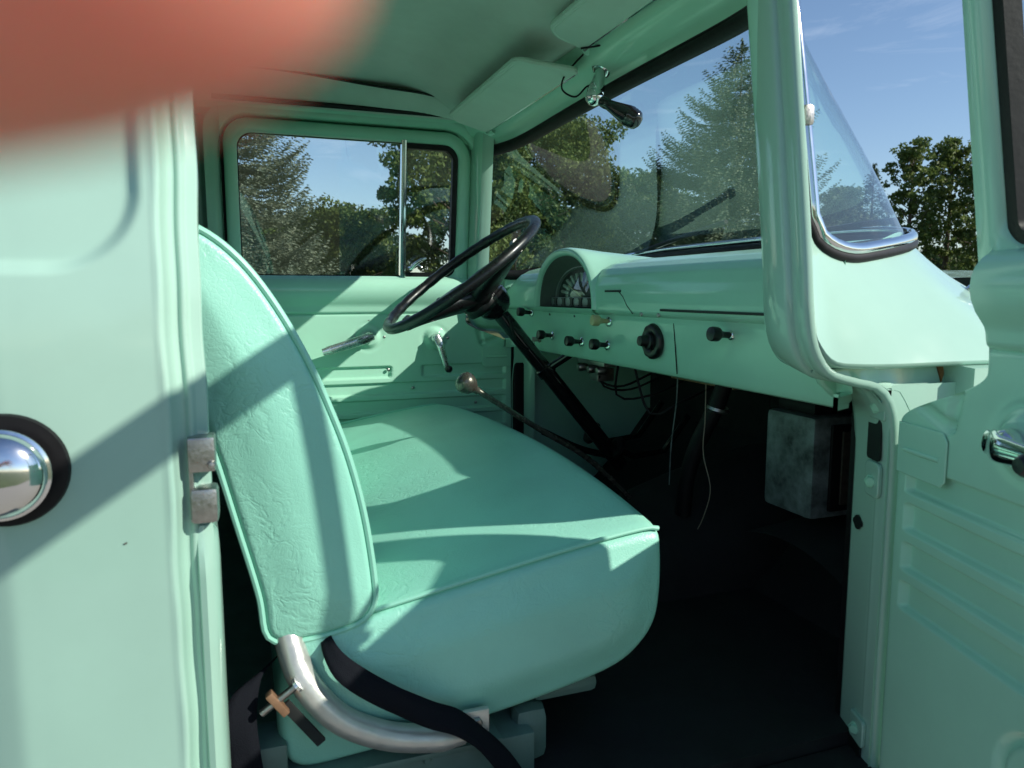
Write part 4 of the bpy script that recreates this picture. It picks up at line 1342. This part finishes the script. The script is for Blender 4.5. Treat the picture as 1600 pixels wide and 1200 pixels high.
# ------------------------------------------------------------------ visors, spotlight handle
def visor(name, ya, yb, za, depth, rise, hx):
    # board hinged along the header, free edge rearwards
    poly = rrect(0.0, abs(yb - ya), 0.0, depth, (0.010, 0.010, 0.030, 0.030), 8)
    m = MB()
    def mp_(p, q, a):
        k = q / depth
        return (hx - q, ya - p - 0.035 * k * (1 - 2 * p / abs(yb - ya)), za + a + rise * k - 0.004 * math.sin(math.pi * k))
    m.prism(poly, -0.006, 0.006, mp_)
    v = m.build(name, VISOR, shell, bevel=0.004)
    MB().tube([mp_(p, q, 0.0) for p, q in poly] + [mp_(*poly[0], 0.0)], 0.0066, 8, caps=False).build('visor_binding', VISOR, v)
    MB().tube([(hx + 0.010, ya + 0.014, za - 0.002), (hx + 0.008, ya - 0.02, za), (hx + 0.008, yb + 0.02, za)], 0.005, 8).build('visor_rod', CHROME, v)
    MB().lathe([(0.016, 0.0), (0.013, 0.008), (0.007, 0.014), (0.0, 0.015)], (hx + 0.020, ya + 0.018, za + 0.003), (-0.6, 0.3, -0.7), 16).build('visor_bracket', PAINT_IN, v)
    return v
visor('sun_visor', 0.530, -0.065, 1.702, 0.115, 0.022, 0.662)
visor('sun_visor', -0.085, -0.60, 1.744, 0.090, 0.012, 0.668)

sp_ = Vector((0.722, -0.058, 1.712))
spl = MB().lathe([(0.020, -0.004), (0.021, 0.003), (0.018, 0.007), (0.013, 0.009)], sp_, (-0.5, -0.15, -0.6), 24).build('spotlight_handle', CHROME, shell)
q_ = MB()
a0 = sp_; a1 = Vector((0.690, -0.092, 1.645))
q_.tube(cr([a0, a0 * 0.7 + a1 * 0.3, a0 * 0.3 + a1 * 0.7, a1], 14), [0.011, 0.0115, 0.012, 0.012, 0.0125, 0.013, 0.0135, 0.014, 0.0155, 0.017, 0.018, 0.018, 0.017, 0.014], 16)
q_.lathe([(0.0, 0.018), (0.010, 0.0155), (0.017, 0.008), (0.0185, 0.0), (0.017, -0.008), (0.010, -0.0155), (0.0, -0.018)], a1, (1, 0, 0), 22)
q_.build('swivel_arm', CHROME, spl)
gd = (Vector((0.752, -0.140, 1.598)) - a1).normalized()
MB().lathe([(0.008, 0.012), (0.011, 0.020), (0.0115, 0.028), (0.0105, 0.034), (0.0125, 0.045), (0.0165, 0.062), (0.0205, 0.078), (0.0212, 0.086), (0.0200, 0.089), (0.0205, 0.092), (0.0192, 0.096), (0.0196, 0.099), (0.017, 0.104), (0.010, 0.109), (0.0, 0.111)], a1, gd, 26).build('handle_grip', BLACKG, spl)
MB().tube(cr([(0.690, -0.055, 1.745), (0.670, -0.035, 1.722), (0.650, -0.028, 1.695), (0.645, -0.035, 1.668), (0.662, -0.062, 1.650), (0.680, -0.078, 1.668), (0.697, -0.084, 1.672)], 40), 0.0020, 6).build('spotlight_wire', BLACKR, spl)
MB().tube(cr([(0.660, -0.09, 1.736), (0.690, -0.13, 1.735), (0.705, -0.19, 1.736), (0.712, -0.25, 1.740), (0.705, -0.30, 1.752)], 24), 0.0020, 6).build('spotlight_wire', BLACKR, spl)

# wipers outside
def wiper2(s0, t0, s1, t1):
    p0 = wpt(s0, t0) + np.array([0.014, 0, 0]); p1 = wpt(s1, t1) + np.array([0.014, 0, 0])
    pts = [wpt(s0 + (s1 - s0) * k, t0 + (t1 - t0) * k) + np.array([0.013, 0, 0.0]) for k in np.linspace(0, 1, 12)]
    wp = MB().tube(pts, 0.0055, 8).build('wiper_blade', BLACKR, shell)
    arm = [pts[0] + np.array([0.02, 0.06, -0.03]), pts[3] + np.array([0.016, 0, 0.004]), pts[7] + np.array([0.014, 0, 0.004])]
    MB().tube(arm, [0.008, 0.006, 0.004], 8).build('wiper_arm', STEEL, wp)
wiper2(0.62, 0.04, -0.03, 0.185); wiper2(-0.12, 0.03, -0.66, 0.10)

# hinges on the near pillar: bracket plates, bolts and raised black plates for pocket shade
def PF(p, q, a):      # pillar face: p across (0 inner .. 1 outer), q height, a proud towards the rear
    return (0.8435 - 0.030 * p - a, -0.668 - 0.075 * p, q)
def plate(p0, p1, z0, z1, r, a0, a1, nm, m_, bev=0.0):
    lp = rrect(p0 * 0.08, p1 * 0.08, z0, z1, r, 4)
    return MB().prism([(u / 0.08, z) for u, z in lp], a0, a1, PF).build(nm, m_, shell, smooth=bool(bev), bevel=bev)
plate(0.50, 0.97, 1.020, 1.078, 0.006, 0.0005, 0.0045, 'pocket_shade_plate', DIAL)
plate(0.55, 1.12, 1.078, 1.112, 0.006, -0.002, 0.007, 'hinge_bracket', PAINT, 0.002)
plate(0.50, 1.02, 0.968, 1.018, 0.010, -0.002, 0.006, 'hinge_bracket', PAINT, 0.002)
plate(0.45, 1.00, 0.600, 0.640, 0.006, -0.002, 0.006, 'hinge_bracket', PAINT, 0.002)
plate(0.45, 0.90, 0.555, 0.600, 0.004, 0.0005, 0.0045, 'pocket_shade_plate', DIAL)
for p_, z_, a_ in ((0.86, 1.096, 0.007), (0.78, 0.990, 0.006), (0.72, 0.620, 0.006)):
    MB().lathe([(0.0, 0.006), (0.0065, 0.0055), (0.0080, 0.003), (0.0085, 0.001), (0.0105, 0.0005), (0.0105, -0.001)], PF(p_, z_, a_), (-0.93, -0.37, 0), 6).build('hinge_bolt', BOLT, shell)
lp = [(0.0105 * math.cos(t) * (1.35 if abs(math.sin(t)) < 0.35 else 1), 0.0105 * math.sin(t)) for t in np.linspace(0, 2 * math.pi, 24, endpoint=False)]
MB().prism([(0.26 + u / 0.08, 0.918 + z) for u, z in lp], 0.0008, 0.0035, PF).build('plug_shade_plate', DIAL, shell, smooth=False)  # raised black plate in place of the shade inside a hole

# ================================================================== TREES
def leaf_mesh(pos, size, aspect, nrm_bias, rg, up=None, droop=0.0):
    n = len(pos)
    a = rg.normal(size=(n, 3)); a /= np.linalg.norm(a, axis=1)[:, None]
    if up is not None:
        a = a * (1 - nrm_bias) + up * nrm_bias
        a /= np.linalg.norm(a, axis=1)[:, None]
    b = rg.normal(size=(n, 3))
    b -= a * np.sum(a * b, 1)[:, None]
    b /= np.linalg.norm(b, axis=1)[:, None]
    s = size * rg.uniform(0.65, 1.35, n)[:, None]
    v = np.stack([pos - a * s, pos + b * s * aspect, pos + a * s, pos - b * s * aspect], 1)
    return v

def fast_mesh(name, V, m, parent):
    n = len(V)
    me = bpy.data.meshes.new(name)
    me.vertices.add(n * 4)
    me.vertices.foreach_set('co', V.reshape(-1).astype(np.float32))
    me.loops.add(n * 4)
    me.loops.foreach_set('vertex_index', np.arange(n * 4, dtype=np.int32))
    me.polygons.add(n)
    me.polygons.foreach_set('loop_start', np.arange(0, n * 4, 4, dtype=np.int32))
    me.update(calc_edges=True)
    me.materials.append(m)
    o = bpy.data.objects.new(name, me)
    col.objects.link(o)
    o.parent = parent
    return o

def maple(name, label, loc, height, radius, leaves, m, seed, base=0.12, group=None, leaf=0.07, gaps=0.5, trunk_r=0.11):
    height = 1.25 + (height - 1.25) * 1.7; radius = radius * 1.7; trunk_r *= 1.6; leaf *= 1.0; leaves = int(leaves * 1.5)
    rg = np.random.default_rng(seed)
    root = empty(name, loc)
    tag(root, label, 'tree', group)
    t = MB()
    t.tube(cr([(0, 0, -0.05), (0.05, 0.02, height * 0.3), (0.0, -0.04, height * 0.6), (0.04, 0.03, height * 0.88)], 16), np.linspace(trunk_r, 0.02, 16), 10)
    cl = []
    nb = 42
    for i in range(nb):
        h = height * (base + 0.05 + (0.86 - base) * (i / nb) ** 0.9)
        a = i * 2.399 + rg.uniform(-0.4, 0.4)
        f = (h / height - base) / (1 - base)
        rad = radius * (math.sin(math.pi * min(1, 0.16 + 0.84 * f) ** 0.85)) ** 0.75 * rg.uniform(0.72, 1.12)
        end = np.array([rad * math.cos(a), rad * math.sin(a), h + rad * rg.uniform(0.15, 0.55)])
        end[2] = min(end[2], height * 0.99)
        p0 = np.array([0.02, 0, h * 0.92])
        mid = (p0 + end) / 2 + rg.normal(size=3) * 0.08 + np.array([0, 0, 0.08])
        t.tube(cr([p0, mid, end], 8), np.linspace(0.03, 0.006, 8), 6)
        for k in range(7):
            q = 0.35 + 0.65 * rg.uniform()
            c = p0 + (end - p0) * q + rg.normal(size=3) * radius * 0.13
            if c[2] > height * 0.90: c[2] = height * 0.90 + (c[2] - height * 0.90) * 0.25
            cl.append((c, radius * rg.uniform(0.10, 0.21)))
    for k in range(10):
        cl.append((np.array([rg.normal() * radius * 0.16, rg.normal() * radius * 0.16, height * rg.uniform(0.76, 0.93)]), radius * 0.16))
    t.build('trunk', BARK, root)
    per = max(1, leaves // len(cl))
    pos = []
    for c, r_ in cl:
        d = rg.normal(size=(per, 3))
        d /= np.linalg.norm(d, axis=1)[:, None]
        rr_ = r_ * rg.uniform(0.2, 1.0, per)[:, None] ** gaps
        d[:, 2] *= 0.72
        pos.append(c + d * rr_)
    pos = np.vstack(pos)
    V = leaf_mesh(pos, leaf, 0.62, 0.35, rg, np.array([0, 0, -1.0]))
    fast_mesh('crown', V, m, root)
    return root

def spruce(name, label, loc, height, radius, m, seed, group=None, dens=1.0, base=0.04):
    height = 1.25 + (height - 1.25) * 1.7; radius = radius * 1.7
    rg = np.random.default_rng(seed)
    root = empty(name, loc)
    tag(root, label, 'tree', group)
    t = MB()
    t.tube([(0, 0, -0.05), (0.01, 0, height * 0.5), (0, 0, height)], [0.13, 0.07, 0.008], 10)
    pts, dirs, szs = [], [], []
    z = height * base
    while z < height * 0.985:
        f = 1 - z / height
        br = radius * f ** 0.85 + 0.06
        nb = int(7 + 5 * f)
        for i in range(nb):
            a = rg.uniform(0, 2 * math.pi)
            L_ = br * rg.uniform(0.72, 1.15)
            dz = -0.12 * L_ + 0.32 * L_ * (1 - f) 
            p0 = np.array([0, 0, z + rg.uniform(-0.05, 0.05)])
            out = np.array([math.cos(a), math.sin(a), 0])
            side_ = np.array([-math.sin(a), math.cos(a), 0])
            nseg = max(4, int(L_ / 0.075 * dens))
            for s_ in np.linspace(0.15, 1.0, nseg):
                curve = np.array([0, 0, dz * s_ + 0.22 * L_ * s_ ** 3 - 0.10 * L_ * math.sin(math.pi * s_)])
                c = p0 + out * L_ * s_ + curve
                w_ = 0.34 * L_ * (1 - s_) ** 0.7 * (s_ + 0.2) + 0.03
                for sg in (-1, 1):
                    nn = max(1, int(w_ / 0.06 * dens))
                    for k in range(nn):
                        u = (k + rg.uniform(0.3, 1)) / nn
                        d = out * 0.75 + side_ * sg * 0.75 + np.array([0, 0, -0.25 * u + rg.normal() * 0.25])
                        d /= np.linalg.norm(d)
                        pts.append(c + side_ * sg * w_ * u + out * 0.5 * w_ * u + np.array([0, 0, -0.06 * u + rg.normal() * 0.012]))
                        dirs.append(d); szs.append(rg.uniform(0.035, 0.075))
        z += 0.10 + 0.09 * f
    for k in range(40):
        pts.append(np.array([rg.normal() * 0.02, rg.normal() * 0.02, height * rg.uniform(0.95, 1.0) + 0.04])); d = np.array([rg.normal() * 0.3, rg.normal() * 0.3, 1]); dirs.append(d / np.linalg.norm(d)); szs.append(0.07)
    t.build('trunk', BARK, root)
    pts = np.array(pts); dirs = np.array(dirs); szs = np.array(szs)[:, None]
    Vs = []
    for q in range(2):
        r_ = rg.normal(size=pts.shape)
        b = r_ - dirs * np.sum(r_ * dirs, 1)[:, None]
        b /= np.linalg.norm(b, axis=1)[:, None]
        Vs.append(np.stack([pts - dirs * szs * 0.9, pts + b * szs * 0.34, pts + dirs * szs * 1.1, pts - b * szs * 0.34], 1))
    fast_mesh('crown', np.vstack(Vs), m, root)
    return root

TS = 1.7
def at(px, dist):
    dist = dist * TS
    """ground point at a horizontal bearing (column of a 1600 px wide picture) and distance from the parked truck's door"""
    a = math.atan((px - 800) / 1155.0) + R(20)
    return (math.sin(a) * dist, -1.5 + math.cos(a) * dist, 0.0)

GT = 'trees beyond the truck'
spruce('spruce_tree', 'tall blue spruce filling the rear of the driver window', at(362, 12.0), 7.4, 1.75, NEEDLE, 3, GT)
spruce('spruce_tree', 'pale blue spruce behind the right half of the windshield', at(1143, 15.0), 5.9, 3.0, NEEDLE_D, 5, GT)
spruce('spruce_tree', 'young spruce seen low through the passenger side windshield curve', at(1350, 17.0), 3.8, 0.8, NEEDLE_D, 11, GT)
maple('maple_tree', 'broad leafy maple behind the vent window', at(712, 13.5), 6.2, 1.5, 34000, LEAF_A, 21, group=GT)
maple('maple_tree', 'rounded sunlit maple behind the left end of the windshield', at(880, 17.0), 5.3, 1.75, 26000, LEAF_A, 22, group=GT)
maple('maple_tree', 'low leafy tree between the spruce and the vent window', at(545, 17.0), 3.15, 1.6, 24000, LEAF_A, 23, base=0.04, group=GT)
maple('maple_tree', 'dark leafy tree just beyond the far windshield pillar', at(790, 14.5), 4.4, 1.2, 18000, LEAF_B, 24, base=0.05, group=GT)
maple('maple_tree', 'shorter dark tree between the round maple and the pale spruce', at(1000, 18.0), 4.2, 1.6, 20000, LEAF_B, 25, base=0.05, group=GT)
maple('maple_tree', 'slender tree leftmost of the row seen past the open door', at(1408, 24.0), 5.9, 0.80, 5200, LEAF_A, 26, base=0.2, group=GT, leaf=0.085)
maple('maple_tree', 'wider tree second in the row seen past the open door', at(1468, 25.0), 6.0, 0.90, 6000, LEAF_A, 27, base=0.2, group=GT, leaf=0.085)
maple('maple_tree', 'tree nearest the door edge in the row past the open door', at(1530, 24.0), 5.6, 0.85, 5200, LEAF_A, 28, base=0.2, group=GT, leaf=0.085)
maple('maple_tree', 'small bushy tree seen through the curved end of the windshield', at(1305, 20.0), 4.0, 0.9, 8000, LEAF_B, 29, base=0.05, group=GT, leaf=0.09)
maple('maple_tree', 'leafy tree standing left of the blue spruce behind the cab', at(200, 15.0), 5.6, 1.9, 16000, LEAF_B, 30, base=0.05, group=GT, leaf=0.09)
maple('maple_tree', 'leafy tree filling the gap behind the low tree and the spruce', at(470, 22.0), 3.3, 2.0, 16000, LEAF_B, 31, base=0.04, group=GT, leaf=0.09)
maple('maple_tree', 'dark undergrowth tree low behind the round maple', at(930, 23.0), 3.8, 2.4, 14000, LEAF_B, 32, base=0.03, group=GT, leaf=0.10)
maple('maple_tree', 'undergrowth tree low behind the row past the open door', at(1470, 30.0), 2.6, 2.4, 10000, LEAF_B, 33, base=0.03, group=GT, leaf=0.12)

# ================================================================== the photographer's hand at the lens
def skin_mat():
    m, t, b = bsdf_mat('skin')
    co = objco(t)
    n = N(t, 'ShaderNodeTexNoise', Scale=160.0, Detail=4.0)
    t.links.new(co, n.inputs['Vector'])
    c = N(t, 'ShaderNodeValToRGB')
    c.color_ramp.elements[0].color = (0.67, 0.26, 0.19, 1)
    c.color_ramp.elements[1].color = (0.74, 0.33, 0.25, 1)
    t.links.new(n.outputs['Fac'], c.inputs['Fac'])
    t.links.new(c.outputs['Color'], b.inputs['Base Color'])
    b.inputs['Roughness'].default_value = 0.5
    b.inputs['Subsurface Weight'].default_value = 1.0
    b.inputs['Subsurface Radius'].default_value = (1.0, 0.22, 0.14)
    b.inputs['Subsurface Scale'].default_value = 0.011
    return m
SKIN = skin_mat()
def C2W(p):       # camera space (x right, y up, z forward, metres) -> world
    return CAM + CAMROT @ Vector((p[0], p[1], -p[2]))
def chain_mesh(name, edges_pts, parent, m):
    """edges_pts: list of chains, each a list of ((x,y,z), radius); first vertex shared as root when equal"""
    verts, rad, edges = [], [], []
    idx = {}
    for ch in edges_pts:
        prev = None
        for p, r_ in ch:
            key = tuple(round(c, 5) for c in p)
            if key not in idx:
                idx[key] = len(verts); verts.append(C2W(p)); rad.append(r_)
            i = idx[key]
            if prev is not None: edges.append((prev, i))
            prev = i
    return verts, rad, edges

def hand():
    # lofted fingers and palm united by a remesh into one continuous surface
    me = bpy.data.meshes.new('hand')
    S = 1.0
    m = MB()
    def finger(pts, rads):
        P_ = cr(pts, 26)
        rr_ = np.interp(np.linspace(0, 1, 26), np.linspace(0, 1, len(rads)), rads)
        m.tube([C2W(p) for p in P_], list(rr_), 18)
        # round tip
        tip = C2W(P_[-1]); d = (tip - C2W(P_[-2])).normalized()
        r_ = rr_[-1]
        m.lathe([(r_ * math.cos(a), r_ * math.sin(a)) for a in np.linspace(-0.6, math.pi / 2, 8)], tip, d, 18)
    # index finger: pad in front of the lens, coming in from the upper left
    finger([(-0.095, 0.004, -0.012), (-0.060, 0.010, 0.006), (-0.035, 0.0120, 0.0170), (-0.020, 0.0132, 0.0200), (-0.0108, 0.0146, 0.0200)], [0.0098, 0.0093, 0.0088, 0.0084, 0.0076])
    finger([(-0.098, 0.024, -0.014), (-0.060, 0.042, 0.010), (-0.030, 0.050, 0.014), (-0.012, 0.046, -0.002)], [0.0098, 0.0092, 0.0084, 0.0070])
    finger([(-0.100, 0.044, -0.018), (-0.068, 0.068, 0.002), (-0.040, 0.078, 0.006), (-0.022, 0.074, -0.008)], [0.0092, 0.0086, 0.0078, 0.0066])
    finger([(-0.104, 0.062, -0.024), (-0.082, 0.088, -0.010), (-0.064, 0.098, -0.006), (-0.050, 0.096, -0.014)], [0.0082, 0.0076, 0.0068, 0.0058])
    finger([(-0.120, -0.012, -0.045), (-0.100, -0.034, -0.040), (-0.074, -0.046, -0.030), (-0.050, -0.046, -0.028)], [0.0140, 0.0115, 0.0100, 0.0082])
    # palm and wrist
    P_ = []
    for c, a, b_ in (((-0.094, 0.030, -0.014), 0.040, 0.010), ((-0.112, 0.026, -0.022), 0.043, 0.014), ((-0.135, 0.016, -0.034), 0.042, 0.016), ((-0.160, 0.004, -0.048), 0.036, 0.017), ((-0.185, -0.008, -0.064), 0.030, 0.018), ((-0.25, -0.05, -0.12), 0.033, 0.024), ((-0.34, -0.12, -0.20), 0.042, 0.034)):
        c = Vector(c)
        ring = []
        for t in np.linspace(0, 2 * math.pi, 24, endpoint=False):
            ring.append(C2W(c + Vector((-0.35, 0.92, -0.1)).normalized() * a * math.cos(t) + Vector((0.45, 0.1, 0.88)).normalized() * b_ * math.sin(t)))
        P_.append(ring)
    m.grid(P_, cv=True)
    m.add(P_[0], [tuple(range(24))]); m.add(P_[-1], [tuple(reversed(range(24)))])
    o = m.build('hand', SKIN, None, angle=0)
    q = o.modifiers.new('one_skin', 'REMESH'); q.mode = 'VOXEL'; q.voxel_size = 0.0016; q.use_smooth_shade = True
    s_ = o.modifiers.new('soften', 'SMOOTH'); s_.factor = 0.5; s_.iterations = 6
    tag(o, 'out of focus fingertip of a hand covering the top left corner', 'hand')
hand()
